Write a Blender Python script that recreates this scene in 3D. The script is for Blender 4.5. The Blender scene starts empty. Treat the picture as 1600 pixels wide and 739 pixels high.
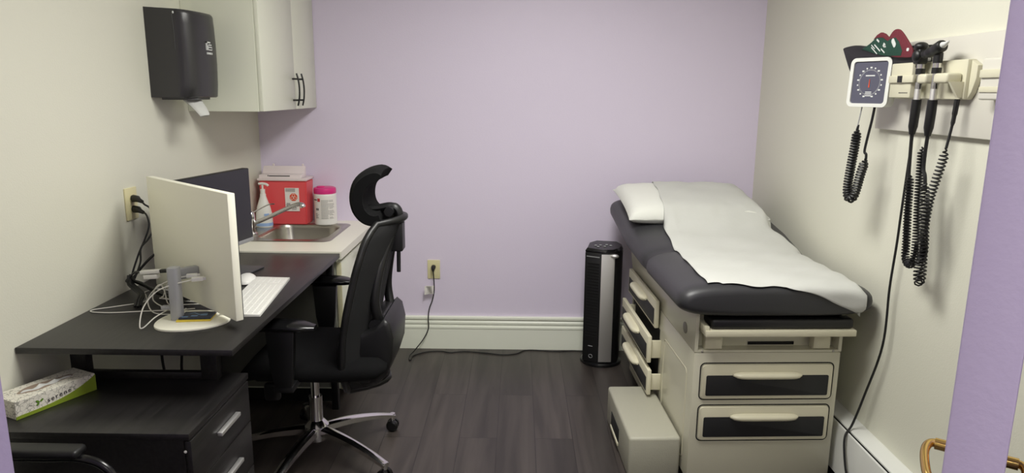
import bpy, bmesh, math, random
from mathutils import Vector, Matrix
random.seed(4)
PI = math.pi
S = bpy.context.scene
COL = S.collection

# ------------------------------------------------------------------ camera
FPX = 1092.0
PITCH, YAW, ROLL, CAMH = math.radians(11.67), math.radians(-.45), math.radians(.5), 1.48
cf = Vector((math.sin(YAW)*math.cos(PITCH), math.cos(YAW)*math.cos(PITCH), -math.sin(PITCH)))
cr = Vector((math.cos(YAW), -math.sin(YAW), 0))
cu = cr.cross(cf)
r_ = math.cos(ROLL)*cr + math.sin(ROLL)*cu
u_ = -math.sin(ROLL)*cr + math.cos(ROLL)*cu
cd = bpy.data.cameras.new('camera')
cam = bpy.data.objects.new('camera', cd); COL.objects.link(cam)
cd.sensor_fit = 'HORIZONTAL'; cd.sensor_width = 36.0; cd.lens = 36.0*FPX/1600.0
cd.clip_start = .02
cam.matrix_world = Matrix(((r_.x, u_.x, -cf.x, 0), (r_.y, u_.y, -cf.y, 0), (r_.z, u_.z, -cf.z, CAMH), (0, 0, 0, 1)))
S.camera = cam

# ------------------------------------------------------------------ light and exposure
W = bpy.data.worlds.new('world'); S.world = W; W.use_nodes = True
W.node_tree.nodes['Background'].inputs[0].default_value = (.93, .96, 1, 1)
W.node_tree.nodes['Background'].inputs[1].default_value = .25
def area(name, loc, sx, sy, power, color, rot=(0, 0, 0), spread=PI):
    l = bpy.data.lights.new(name, 'AREA'); l.shape = 'RECTANGLE'; l.size = sx; l.size_y = sy
    l.energy = power; l.color = color; l.spread = spread
    o = bpy.data.objects.new(name, l); COL.objects.link(o); o.location = loc; o.rotation_euler = rot
    return o
area('troffer_light', (.12, 2.02, 2.355), .56, 1.14, 41, (1, .99, .95))
area('hallway_fill_light', (.05, -.75, 2.355), 1.1, .56, 26, (1, .99, .95))  # fill lamp added out of view to brighten surfaces facing the camera
S.view_settings.view_transform = 'Standard'
S.view_settings.look = 'None'
S.view_settings.exposure = 0.0
S.view_settings.gamma = 1.0
S.view_settings.use_curve_mapping = False

# ------------------------------------------------------------------ materials
def srgb(c):
    return tuple((v/255/12.92 if v/255 <= .04045 else ((v/255+.055)/1.055)**2.4) for v in c)
def mat(name, col, rough=.5, metal=0, spec=.5, bump=0, bscale=60, var=0, vscale=8, coat=0, sheen=0, alpha=1, trans=0, emit=0):
    m = bpy.data.materials.new(name); m.use_nodes = True
    nt = m.node_tree; b = nt.nodes['Principled BSDF']
    c = srgb(col)
    b.inputs['Base Color'].default_value = (*c, 1)
    b.inputs['Roughness'].default_value = rough
    b.inputs['Metallic'].default_value = metal
    b.inputs['Specular IOR Level'].default_value = spec
    b.inputs['Coat Weight'].default_value = coat
    b.inputs['Sheen Weight'].default_value = sheen
    b.inputs['Alpha'].default_value = alpha
    b.inputs['Transmission Weight'].default_value = trans
    tc = nt.nodes.new('ShaderNodeTexCoord')
    if var:
        n = nt.nodes.new('ShaderNodeTexNoise'); n.inputs['Scale'].default_value = vscale; n.inputs['Detail'].default_value = 3
        nt.links.new(tc.outputs['Object'], n.inputs['Vector'])
        mx = nt.nodes.new('ShaderNodeMix'); mx.data_type = 'RGBA'
        mx.inputs['A'].default_value = (*[v*(1-var) for v in c], 1)
        mx.inputs['B'].default_value = (*[min(1, v*(1+var)) for v in c], 1)
        nt.links.new(n.outputs['Fac'], mx.inputs['Factor']); nt.links.new(mx.outputs['Result'], b.inputs['Base Color'])
    if bump:
        n = nt.nodes.new('ShaderNodeTexNoise'); n.inputs['Scale'].default_value = bscale; n.inputs['Detail'].default_value = 4
        nt.links.new(tc.outputs['Object'], n.inputs['Vector'])
        bp = nt.nodes.new('ShaderNodeBump'); bp.inputs['Strength'].default_value = bump; bp.inputs['Distance'].default_value = .004
        nt.links.new(n.outputs['Fac'], bp.inputs['Height']); nt.links.new(bp.outputs['Normal'], b.inputs['Normal'])
    if emit:
        b.inputs['Emission Color'].default_value = (*c, 1); b.inputs['Emission Strength'].default_value = emit
    return m
M = {}
M['wall'] = mat('wall_paint', (221, 220, 204), .55, bump=.12, bscale=180)
M['lav'] = mat('lavender_paint', (226, 216, 236), .55, bump=.12, bscale=180)
M['purple'] = mat('purple_paint', (170, 156, 194), .45, bump=.1, bscale=150)
M['trim'] = mat('trim_paint', (238, 241, 226), .35)
M['ceiling'] = mat('ceiling_tile', (242, 242, 235), .8, bump=.3, bscale=300)
M['cab'] = mat('cabinet_laminate', (232, 234, 216), .3)
M['counter'] = mat('countertop_laminate', (246, 244, 228), .3)
M['edge'] = mat('cream_edging', (214, 208, 172), .4)
M['black'] = mat('black_plastic', (19, 19, 20), .42)
M['blackgloss'] = mat('black_gloss_plastic', (18, 18, 19), .22)
M['chairfab'] = mat('black_fabric', (15, 15, 16), .95, bump=.5, bscale=500, spec=.2)
M['mesh'] = mat('black_mesh', (17, 17, 18), .85, bump=.7, bscale=900)
M['dispenser'] = mat('smoked_plastic', (52, 51, 52), .3, spec=.5)
M['grey'] = mat('grey_plastic', (165, 166, 168), .4)
M['darkgrey'] = mat('dark_grey_plastic', (72, 72, 74), .45)
M['white'] = mat('white_plastic', (235, 234, 228), .35)
M['offwhite'] = mat('off_white_plastic', (245, 243, 226), .4)
M['screen'] = mat('dark_screen', (38, 38, 44), .28)
M['chrome'] = mat('chrome', (225, 224, 224), .12, metal=1)
M['steel'] = mat('brushed_steel', (176, 172, 164), .28, metal=1)
M['alu'] = mat('satin_metal', (236, 235, 233), .5, metal=1)
M['brass'] = mat('polished_brass', (214, 178, 110), .2, metal=1)
M['red'] = mat('red_plastic', (232, 88, 92), .35)
M['clear'] = mat('clear_lid', (250, 238, 238), .25, alpha=.8)
M['pink'] = mat('magenta_plastic', (222, 48, 130), .35)
M['paper'] = mat('exam_paper', (199, 200, 195), .85, bump=.25, bscale=40)
M['linen'] = mat('pillow_cloth', (222, 223, 216), .85, bump=.3, bscale=25)
M['vinyl'] = mat('charcoal_vinyl', (50, 50, 53), .42, bump=.08, bscale=400)
M['vinylb'] = mat('black_vinyl', (22, 22, 24), .4)
M['table'] = mat('beige_enamel', (208, 205, 184), .22, spec=.6)
M['tablel'] = mat('cream_plastic', (214, 209, 184), .35)
M['inset'] = mat('black_inset', (26, 26, 28), .55)
M['step'] = mat('grey_step_plastic', (170, 168, 152), .45, bump=.25, bscale=260)
M['capgrey'] = mat('grey_cap', (128, 124, 112), .5)
M['endpanel'] = mat('grey_laminate', (104, 104, 98), .5)
M['heater'] = mat('heater_enamel', (225, 226, 220), .35)
M['dark'] = mat('dark_gap', (12, 12, 12), .8)
M['ivory'] = mat('ivory_plate', (222, 214, 170), .4)
M['instr'] = mat('instrument_housing', (212, 208, 184), .4)
M['board'] = mat('board_laminate', (214, 211, 200), .4)
M['cable'] = mat('black_cable', (22, 22, 23), .45)
M['wcable'] = mat('white_cable', (225, 223, 214), .45)
M['bluegrey'] = mat('gauge_face', (88, 88, 104), .35)
M['green'] = mat('dark_green_cloth', (20, 62, 48), .8, bump=.3, bscale=150)
M['burg'] = mat('burgundy_cloth', (104, 32, 44), .8, bump=.3, bscale=150)
M['mark'] = mat('pale_print', (215, 217, 214), .6)
M['ink'] = mat('dark_print', (70, 68, 70), .6)
M['orange'] = mat('orange_print', (224, 84, 48), .5)
M['redprint'] = mat('red_print', (200, 50, 60), .5)
M['label'] = mat('white_label', (236, 232, 226), .6)
M['yellow'] = mat('yellow_card', (226, 200, 70), .6)
M['navy'] = mat('navy_card', (38, 46, 66), .5)
M['cardblue'] = mat('light_blue_print', (110, 140, 170), .5)
M['blue'] = mat('pale_blue_print', (150, 180, 225), .5)
M['leaf'] = mat('leaf_print', (90, 130, 30), .6)
M['lamp'] = mat('lamp_diffuser', (255, 252, 236), .5, emit=2.5)

def desk_mat():
    m = mat('black_woodgrain', (30, 29, 29), .36)
    nt = m.node_tree; b = nt.nodes['Principled BSDF']
    tc = nt.nodes.new('ShaderNodeTexCoord'); mp = nt.nodes.new('ShaderNodeMapping')
    mp.inputs['Scale'].default_value = (60, 3, 60)
    n = nt.nodes.new('ShaderNodeTexNoise'); n.inputs['Scale'].default_value = 1.5; n.inputs['Detail'].default_value = 6
    nt.links.new(tc.outputs['Object'], mp.inputs['Vector']); nt.links.new(mp.outputs['Vector'], n.inputs['Vector'])
    r = nt.nodes.new('ShaderNodeValToRGB')
    r.color_ramp.elements[0].color = (*srgb((25, 24, 24)), 1); r.color_ramp.elements[0].position = .3
    r.color_ramp.elements[1].color = (*srgb((40, 38, 38)), 1); r.color_ramp.elements[1].position = .75
    nt.links.new(n.outputs['Fac'], r.inputs['Fac']); nt.links.new(r.outputs['Color'], b.inputs['Base Color'])
    bp = nt.nodes.new('ShaderNodeBump'); bp.inputs['Strength'].default_value = .12; bp.inputs['Distance'].default_value = .002
    nt.links.new(n.outputs['Fac'], bp.inputs['Height']); nt.links.new(bp.outputs['Normal'], b.inputs['Normal'])
    return m
M['desk'] = desk_mat()

def floor_mat():
    m = mat('dark_vinyl_planks', (60, 52, 50), .38)
    nt = m.node_tree; b = nt.nodes['Principled BSDF']; L = nt.links.new
    tc = nt.nodes.new('ShaderNodeTexCoord')
    mp = nt.nodes.new('ShaderNodeMapping'); mp.inputs['Rotation'].default_value = (0, 0, PI/2); mp.inputs['Location'].default_value = (.3, .02, 0)
    L(tc.outputs['Object'], mp.inputs['Vector'])
    br = nt.nodes.new('ShaderNodeTexBrick')
    br.inputs['Scale'].default_value = 1; br.inputs['Brick Width'].default_value = 1.2; br.inputs['Row Height'].default_value = .165
    br.inputs['Mortar Size'].default_value = .0014; br.inputs['Bias'].default_value = 0
    br.inputs['Color1'].default_value = (0, 0, 0, 1); br.inputs['Color2'].default_value = (1, 1, 1, 1); br.inputs['Mortar'].default_value = (.5, .5, .5, 1)
    br.offset = .37
    L(mp.outputs['Vector'], br.inputs['Vector'])
    sep = nt.nodes.new('ShaderNodeSeparateColor'); L(br.outputs['Color'], sep.inputs['Color'])
    mp2 = nt.nodes.new('ShaderNodeMapping'); mp2.inputs['Scale'].default_value = (13, 1.1, 1)
    L(tc.outputs['Object'], mp2.inputs['Vector'])
    add = nt.nodes.new('ShaderNodeVectorMath'); add.operation = 'ADD'
    cmb = nt.nodes.new('ShaderNodeCombineXYZ'); ml = nt.nodes.new('ShaderNodeMath'); ml.operation = 'MULTIPLY'; ml.inputs[1].default_value = 37
    L(sep.outputs['Red'], ml.inputs[0]); L(ml.outputs[0], cmb.inputs['X']); L(ml.outputs[0], cmb.inputs['Y'])
    L(mp2.outputs['Vector'], add.inputs[0]); L(cmb.outputs['Vector'], add.inputs[1])
    n1 = nt.nodes.new('ShaderNodeTexNoise'); n1.inputs['Scale'].default_value = 1; n1.inputs['Detail'].default_value = 8; n1.inputs['Distortion'].default_value = .8
    L(add.outputs['Vector'], n1.inputs['Vector'])
    r = nt.nodes.new('ShaderNodeValToRGB'); e = r.color_ramp.elements
    e[0].position = .32; e[0].color = (*srgb((48, 43, 40)), 1); e[1].position = .72; e[1].color = (*srgb((76, 69, 65)), 1)
    L(n1.outputs['Fac'], r.inputs['Fac'])
    mr = nt.nodes.new('ShaderNodeMapRange'); mr.inputs['To Min'].default_value = .82; mr.inputs['To Max'].default_value = 1.15
    L(sep.outputs['Red'], mr.inputs['Value'])
    hs = nt.nodes.new('ShaderNodeHueSaturation'); L(mr.outputs['Result'], hs.inputs['Value']); L(r.outputs['Color'], hs.inputs['Color'])
    mx = nt.nodes.new('ShaderNodeMix'); mx.data_type = 'RGBA'; mx.inputs['B'].default_value = (*srgb((30, 26, 25)), 1)
    L(br.outputs['Fac'], mx.inputs['Factor']); L(hs.outputs['Color'], mx.inputs['A']); L(mx.outputs['Result'], b.inputs['Base Color'])
    bp = nt.nodes.new('ShaderNodeBump'); bp.inputs['Strength'].default_value = .25; bp.inputs['Distance'].default_value = .002
    L(n1.outputs['Fac'], bp.inputs['Height']); L(bp.outputs['Normal'], b.inputs['Normal'])
    return m
M['floor'] = floor_mat()

def tissue_mat():
    m = mat('speckled_card', (226, 222, 208), .6)
    nt = m.node_tree; b = nt.nodes['Principled BSDF']; L = nt.links.new
    tc = nt.nodes.new('ShaderNodeTexCoord')
    v = nt.nodes.new('ShaderNodeTexVoronoi'); v.inputs['Scale'].default_value = 95; v.feature = 'DISTANCE_TO_EDGE'
    L(tc.outputs['Object'], v.inputs['Vector'])
    n = nt.nodes.new('ShaderNodeTexNoise'); n.inputs['Scale'].default_value = 70; L(tc.outputs['Object'], n.inputs['Vector'])
    a = nt.nodes.new('ShaderNodeMath'); a.operation = 'MULTIPLY_ADD'; a.inputs[1].default_value = -.25; a.inputs[2].default_value = .13
    L(n.outputs['Fac'], a.inputs[0])
    s = nt.nodes.new('ShaderNodeMath'); s.operation = 'SUBTRACT'; L(v.outputs['Distance'], s.inputs[0]); L(a.outputs[0], s.inputs[1])
    r = nt.nodes.new('ShaderNodeValToRGB'); e = r.color_ramp.elements
    e[0].position = .02; e[0].color = (*srgb((160, 158, 146)), 1); e[1].position = .05; e[1].color = (*srgb((228, 224, 210)), 1)
    L(s.outputs[0], r.inputs['Fac']); L(r.outputs['Color'], b.inputs['Base Color'])
    return m
M['tissue'] = tissue_mat()

# ------------------------------------------------------------------ mesh helpers
def NB(): return bmesh.new()
def merge(dst, src, mx=None):
    if mx is not None: src.transform(mx)
    me = bpy.data.meshes.new('t'); src.to_mesh(me); src.free(); dst.from_mesh(me); bpy.data.meshes.remove(me)
    return dst
def box(bm, x0, x1, y0, y1, z0, z1, bev=0, seg=2, mx=None):
    t = bmesh.new()
    bmesh.ops.create_cube(t, size=1)
    bmesh.ops.scale(t, vec=(x1-x0, y1-y0, z1-z0), verts=t.verts)
    bmesh.ops.translate(t, vec=((x0+x1)/2, (y0+y1)/2, (z0+z1)/2), verts=t.verts)
    if bev: bmesh.ops.bevel(t, geom=list(t.edges), offset=bev, segments=seg, affect='EDGES', profile=.5)
    return merge(bm, t, mx)
def prism(bm, pts, h0, h1, axis='z', bev=0, seg=2, mx=None):
    """pts polygon; axis z: (x,y) ; axis y: (x,z); axis x: (y,z)"""
    t = bmesh.new()
    def v(p, h):
        return {'z': (p[0], p[1], h), 'y': (p[0], h, p[1]), 'x': (h, p[0], p[1])}[axis]
    a = [t.verts.new(v(p, h0)) for p in pts]; b = [t.verts.new(v(p, h1)) for p in pts]
    t.faces.new(a); t.faces.new(b[::-1])
    n = len(pts)
    for i in range(n): t.faces.new((a[i], b[i], b[(i+1) % n], a[(i+1) % n]))
    bmesh.ops.recalc_face_normals(t, faces=t.faces)
    if bev:
        es = [e for e in t.edges if (e.verts[0] in a) == (e.verts[1] in a)]
        bmesh.ops.bevel(t, geom=es, offset=bev, segments=seg, affect='EDGES', profile=.5)
    return merge(bm, t, mx)
def tube(bm, pts, r, n=8, closed=False, caps=True, flat=1.0):
    """sweep a circle of radius r (number or list) along pts, parallel transport"""
    P = [Vector(p) for p in pts]; N = len(P)
    R = r if isinstance(r, (list, tuple)) else [r]*N
    T = []
    for i in range(N):
        if closed: d = P[(i+1) % N]-P[i-1]
        else: d = P[min(i+1, N-1)]-P[max(i-1, 0)]
        T.append(d.normalized() if d.length > 1e-9 else Vector((0, 0, 1)))
    up = Vector((0, 0, 1)) if abs(T[0].z) < .9 else Vector((0, 1, 0))
    nn = T[0].cross(up).normalized()
    rings = []
    for i in range(N):
        nn = (nn - T[i]*nn.dot(T[i]))
        nn = nn.normalized() if nn.length > 1e-6 else T[i].orthogonal().normalized()
        bb = T[i].cross(nn)
        rings.append([bm.verts.new(P[i]+nn*(R[i]*math.cos(2*PI*k/n))+bb*(R[i]*flat*math.sin(2*PI*k/n))) for k in range(n)])
    m = N if closed else N-1
    for i in range(m):
        a, b = rings[i], rings[(i+1) % N]
        for k in range(n):
            bm.faces.new((a[k], a[(k+1) % n], b[(k+1) % n], b[k]))
    if caps and not closed:
        bm.faces.new(rings[0][::-1]); bm.faces.new(rings[-1])
    return bm
def smooth_path(pts, k=8):
    P = [Vector(p) for p in pts]; out = []
    for i in range(len(P)-1):
        p0 = P[max(i-1, 0)]; p1 = P[i]; p2 = P[i+1]; p3 = P[min(i+2, len(P)-1)]
        for j in range(k):
            t = j/k
            out.append(.5*((2*p1)+(p2-p0)*t+(2*p0-5*p1+4*p2-p3)*t*t+(3*p1-p0-3*p2+p3)*t**3))
    out.append(P[-1]); return out
def sweep(bm, prof_fn, path, closed_prof=True, caps=True):
    """prof_fn(i) gives list of 3D points for ring i"""
    rings = [[bm.verts.new(p) for p in prof_fn(i)] for i in range(path)]
    n = len(rings[0])
    for i in range(path-1):
        a, b = rings[i], rings[i+1]
        for k in range(n if closed_prof else n-1):
            bm.faces.new((a[k], a[(k+1) % n], b[(k+1) % n], b[k]))
    if caps and closed_prof:
        bm.faces.new(rings[0][::-1]); bm.faces.new(rings[-1])
    return bm
def lathe(bm, prof, cx=0, cy=0, n=24, sx=1, sy=1, mx=None):
    t = bmesh.new(); rings = []
    for r, z in prof:
        rings.append([t.verts.new((cx+r*sx*math.cos(2*PI*k/n), cy+r*sy*math.sin(2*PI*k/n), z)) for k in range(n)])
    for a, b in zip(rings, rings[1:]):
        for k in range(n): t.faces.new((a[k], a[(k+1) % n], b[(k+1) % n], b[k]))
    if prof[0][0] > 1e-5: t.faces.new(rings[0][::-1])
    if prof[-1][0] > 1e-5: t.faces.new(rings[-1])
    bmesh.ops.remove_doubles(t, verts=t.verts, dist=1e-6)
    return merge(bm, t, mx)
def cyl(bm, a, b, r, n=16): return tube(bm, [a, b], r, n)
def rrect(x0, x1, y0, y1, r, k=5):
    out = []
    for cx, cy, a0 in ((x1-r, y1-r, 0), (x0+r, y1-r, 90), (x0+r, y0+r, 180), (x1-r, y0+r, 270)):
        for i in range(k+1):
            a = math.radians(a0+90*i/k); out.append((cx+r*math.cos(a), cy+r*math.sin(a)))
    return out
def ball(bm, c, rx, ry, rz, mx=None, n=20):
    t = bmesh.new(); bmesh.ops.create_uvsphere(t, u_segments=n, v_segments=n//2+2, radius=1)
    t.transform(Matrix.Translation(c) @ Matrix.Diagonal((rx, ry, rz, 1)))
    return merge(bm, t, mx)
def text_bm(s, size, depth=.0006, spacing=1.0):
    c = bpy.data.curves.new('t', 'FONT'); c.body = s; c.size = size; c.extrude = depth; c.align_x = 'CENTER'; c.align_y = 'CENTER'
    c.space_character = spacing
    o = bpy.data.objects.new('t', c); COL.objects.link(o)
    dg = bpy.context.evaluated_depsgraph_get(); me = bpy.data.meshes.new_from_object(o.evaluated_get(dg))
    bm = bmesh.new(); bm.from_mesh(me)
    bpy.data.objects.remove(o); bpy.data.curves.remove(c); bpy.data.meshes.remove(me)
    return bm
def frame_mx(o, xdir, ydir):
    """matrix putting local x along xdir, y along ydir, z = cross"""
    x = Vector(xdir).normalized(); y = Vector(ydir).normalized(); z = x.cross(y).normalized(); y = z.cross(x)
    return Matrix(((x.x, y.x, z.x, o[0]), (x.y, y.y, z.y, o[1]), (x.z, y.z, z.z, o[2]), (0, 0, 0, 1)))

# ------------------------------------------------------------------ object helpers
MW = {}
def obj(name, bm, m, parent=None, loc=None, smooth=True, angle=35, world=True, label=None, kind=None, mx_local=None):
    """link bm as ONE mesh object; bm is in world coordinates when world, else in the parent's frame"""
    bmesh.ops.recalc_face_normals(bm, faces=bm.faces)
    me = bpy.data.meshes.new(name)
    o = bpy.data.objects.new(name, me)
    if parent is not None:
        o.parent = parent
        if world: bm.transform(MW[parent.name].inverted())
        MW[o.name] = MW[parent.name].copy()
    else:
        if loc is None:
            xs = [v.co for v in bm.verts]
            loc = (sum(v.x for v in xs)/len(xs), sum(v.y for v in xs)/len(xs), min(v.z for v in xs))
        bm.transform(Matrix.Translation(loc).inverted()); o.location = loc
        MW[o.name] = Matrix.Translation(loc)
    bm.to_mesh(me); bm.free()
    me.materials.append(m)
    if smooth:
        for p in me.polygons: p.use_smooth = True
        me.set_sharp_from_angle(angle=math.radians(angle))
    COL.objects.link(o)
    if label: o['label'] = label
    if kind: o['kind'] = kind
    return o
def thing(name, label, cat, loc=(0, 0, 0), rotz=0, group=None):
    o = bpy.data.objects.new(name, None); COL.objects.link(o); o.empty_display_size = .05
    o.location = loc; o.rotation_euler = (0, 0, rotz)
    MW[o.name] = Matrix.Translation(loc) @ Matrix.Rotation(rotz, 4, 'Z')
    o['label'] = label; o['category'] = cat
    if group: o['group'] = group
    return o
def tag(o, label, cat, group=None):
    o['label'] = label; o['category'] = cat
    if group: o['group'] = group
    return o
def struct(name, bm, m, parent=None, **k):
    o = obj(name, bm, m, parent, **k)
    if parent is None: o['kind'] = 'structure'
    return o

# ------------------------------------------------------------------ the room
XL, XR, YB, YF, ZC = -1.439, 1.316, 3.9, .543, 2.38
struct('floor', box(NB(), -1.56, 1.44, -1.4, 4.02, -.06, 0), M['floor'])
struct('wall_left', box(NB(), XL-.12, XL, -1.4, YB+.12, 0, ZC), M['wall'])
struct('wall_right', box(NB(), XR, XR+.12, -1.4, YB+.12, 0, ZC), M['wall'])
struct('wall_back', box(NB(), XL, XR, YB, YB+.12, 0, ZC), M['lav'])
struct('ceiling', box(NB(), -1.56, 1.44, -1.4, 4.02, ZC, ZC+.06), M['ceiling'])
DL, DR = -.430, .47
struct('wall_front', box(NB(), XL, DL, YF-.12, YF, 0, ZC), M['purple'])
struct('wall_front_beside_door', box(NB(), DR, XR, YF-.12, YF, 0, ZC), M['purple'])
struct('wall_front_above_door', box(NB(), DL, DR, YF-.12, YF, 2.08, ZC), M['purple'])
struct('wall_hallway', box(NB(), XL, XR, -1.4, -1.3, 0, ZC), M['wall'])
# ceiling lights; the hallway panel is an added, unseen fill source
for nm, x0, x1, y0, y1, lab in (('ceiling_light', -.18, .42, 1.42, 2.62, 'flat rectangular ceiling light over the middle of the exam room'),
                               ('ceiling_light', -.55, .65, -1.05, -.45, 'flat rectangular fill light added over the unseen hallway behind the doorway')):
    t = thing(nm, lab, 'ceiling light', ((x0+x1)/2, (y0+y1)/2, ZC))
    f = NB()
    for a in ((x0, x0+.02, y0, y1), (x1-.02, x1, y0, y1), (x0+.02, x1-.02, y0, y0+.02), (x0+.02, x1-.02, y1-.02, y1)): box(f, *a, ZC-.02, ZC)
    obj('light_frame', f, M['trim'], t)
    obj('diffuser', box(NB(), x0+.02, x1-.02, y0+.02, y1-.02, ZC-.008, ZC-.001), M['lamp'], t)

# baseboards : profiled tall skirting
def skirt_profile():
    return [(0, 0), (.014, 0), (.014, .124), (.0175, .126), (.0175, .137), (.013, .142), (.013, .150), (.018, .156), (.0175, .166), (.012, .174), (.013, .179), (.022, .184), (.022, .195), (.017, .199), (0, .199)]
pr = skirt_profile()
struct('baseboard_back', prism(NB(), [(YB-d, z) for d, z in pr], -.80, XR-.001, 'x'), M['trim'], smooth=False)
struct('baseboard_left', prism(NB(), [(XL+d, z) for d, z in pr], YF, 3.13, 'y'), M['trim'], smooth=False)
struct('baseboard_right', prism(NB(), [(XR-d, z) for d, z in pr], 2.86, YB-.023, 'y'), M['trim'], smooth=False)

# open door seen on its hinge edge
dd = Vector((.581, .814, 0)).normalized(); dn = Vector((dd.y, -dd.x, 0))
c0 = dd*.674
door = thing('door_1', '', 'door', (c0.x, c0.y, 0)); del door['label']; del door['category']; door['kind'] = 'structure'
dm = frame_mx((c0.x, c0.y, 0), dd, (-dn.x, -dn.y, 0))   # local x along leaf, y = thickness, z up
DLEN = .78
obj('door_leaf', box(NB(), 0, DLEN, -.022, .022, .012, 2.04, .002, 2, dm), M['purple'], door)
HZ = .862
for s in (1, -1):
    b = NB(); hx = DLEN-.055
    def lp(x, y, z): return dm @ Vector((x, y*s, z))
    cyl(b, lp(hx, .022, HZ), lp(hx, .030, HZ), .030, 24)
    cyl(b, lp(hx, .030, HZ), lp(hx, .062, HZ), .0105, 16)
    tube(b, smooth_path([lp(hx, .056, HZ+.002), lp(hx-.008, .070, HZ+.001), lp(hx-.035, .074, HZ-.004), lp(hx-.075, .068, HZ-.012), lp(hx-.105, .060, HZ-.016), lp(hx-.122, .048, HZ-.014)], 5),
         [.0075]*20+[.007, .0065, .006, .0055, .0055, .005], 12)
    obj('door_handle', b, M['brass'], door)
for z in (.25, 1.05, 1.85):
    h = NB(); cyl(h, dm @ Vector((-.006, .022, z-.045)), dm @ Vector((-.006, .022, z+.045)), .006, 12)
    obj('hinge', h, M['brass'], door)

# ------------------------------------------------------------------ sink counter
cab = thing('sink_cabinet', 'pale laminate sink base cabinet in the far left corner under the countertop', 'cabinet', (-1.13, 3.5, 0))
b = NB(); z0, z1 = .075, .7375
box(b, XL+.001, -.838, 3.14, 3.158, z0, z1); box(b, XL+.001, -.838, 3.88, 3.899, z0, z1)
box(b, XL+.001, XL+.02, 3.158, 3.88, z0, z1); box(b, XL+.02, -.838, 3.158, 3.88, z0, z0+.018)
box(b, -.856, -.838, 3.158, 3.88, .66, z1)
obj('cabinet_body', b, M['cab'], cab, smooth=False)
obj('toe_kick', box(NB(), XL+.02, -.89, 3.16, 3.88, 0, z0), M['dark'], cab)
for i, (ya, yb_) in enumerate(((3.143, 3.514), (3.518, 3.892))):
    d = obj('door', box(NB(), -.837, -.819, ya, yb_, .08, .70, .0015), M['cab'], cab)
    ky = 3.475 if i == 0 else 3.557
    k = NB(); lathe(k, [(.005, 0), (.005, .012), (.012, .016), (.014, .022), (.011, .026), (0, .027)], n=16, mx=frame_mx((-.819, ky, .655), (0, 1, 0), (0, 0, 1)))
    obj('knob', k, M['black'], d)
obj('edge_strip', box(NB(), -.8375, -.815, 3.132, 3.1425, .0755, .70, .002), M['edge'], cab)

# countertop with a sink cut-out
ctop = thing('countertop', 'cream laminate countertop holding the steel sink in the far left corner', 'countertop', (-1.12, 3.5, .738))
def ring_slab(out, inn, za, zb):
    t = NB(); n = len(out)
    A = [[t.verts.new((p[0], p[1], z)) for p in L] for L in (out, inn) for z in (za, zb)]
    oa, ob, ia, ib = A
    for k in range(n):
        j = (k+1) % n
        t.faces.new((oa[k], oa[j], ob[j], ob[k])); t.faces.new((ia[k], ia[j], ib[j], ib[k]))
        t.faces.new((ob[k], ob[j], ib[j], ib[k])); t.faces.new((oa[k], oa[j], ia[j], ia[k]))
    return t
hole = rrect(-1.30, -.955, 3.365, 3.755, .07, 5)
def to_rect(p, x0, x1, y0, y1, cx, cy):
    dx, dy = p[0]-cx, p[1]-cy
    t = min((x1-cx)/dx if dx > 0 else ((x0-cx)/dx if dx < 0 else 9e9), (y1-cy)/dy if dy > 0 else ((y0-cy)/dy if dy < 0 else 9e9))
    return (cx+dx*t, cy+dy*t)
X0, X1, Y0, Y1 = XL+.001, -.806, 3.11, 3.899
cx, cy = -1.1275, 3.56
pts = [to_rect(p, X0, X1, Y0, Y1, cx, cy) for p in hole]
corners = [(X1, Y1), (X0, Y1), (X0, Y0), (X1, Y0)]
for c in corners:     # snap the nearest sample to each corner
    i = min(range(len(pts)), key=lambda k: (pts[k][0]-c[0])**2+(pts[k][1]-c[1])**2); pts[i] = c
obj('worktop', ring_slab(pts, hole, .7385, .757), M['counter'], ctop, smooth=False)
b = NB(); box(b, X0, X1, Y0, Y0+.02, .712, .7385); box(b, X1-.02, X1, Y0+.02, Y1, .722, .7385)
bb = NB(); prism(bb, [(X1-.012, .722), (X1, .722), (X1, .7385), (X1-.012, .7385)], Y0, Y1, 'y')
obj('front_edge', bb, M['counter'], ctop, smooth=False)
b.free()

sink = thing('sink', 'rectangular stainless steel drop-in sink set in the cream countertop', 'sink', (-1.15, 3.56, .757))
def loop(x0, x1, y0, y1, r, z): return [(p[0], p[1], z) for p in rrect(x0, x1, y0, y1, r, 6)]
L = [loop(-1.40, -.915, 3.315, 3.80, .045, .7575), loop(-1.398, -.917, 3.317, 3.798, .044, .7600), loop(-1.39, -.925, 3.325, 3.79, .04, .7605),
     loop(-1.303, -.952, 3.362, 3.758, .085, .7602), loop(-1.300, -.956, 3.366, 3.754, .08, .756), loop(-1.296, -.960, 3.370, 3.750, .078, .742),
     loop(-1.288, -.968, 3.378, 3.742, .075, .64), loop(-1.275, -.981, 3.391, 3.729, .07, .617), loop(-1.245, -1.011, 3.42, 3.70, .06, .607), loop(-1.17, -1.08, 3.52, 3.60, .035, .604)]
t = NB(); sweep(t, lambda i: L[i], len(L), caps=False)
t.faces.new([v for v in t.verts][-28:])
obj('basin', t, M['steel'], sink, angle=50)
dr = NB(); lathe(dr, [(0, .6045), (.03, .6045), (.036, .608), (.04, .606), (.04, .604)], -1.125, 3.56, 24); obj('drain', dr, M['chrome'], sink)

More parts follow.
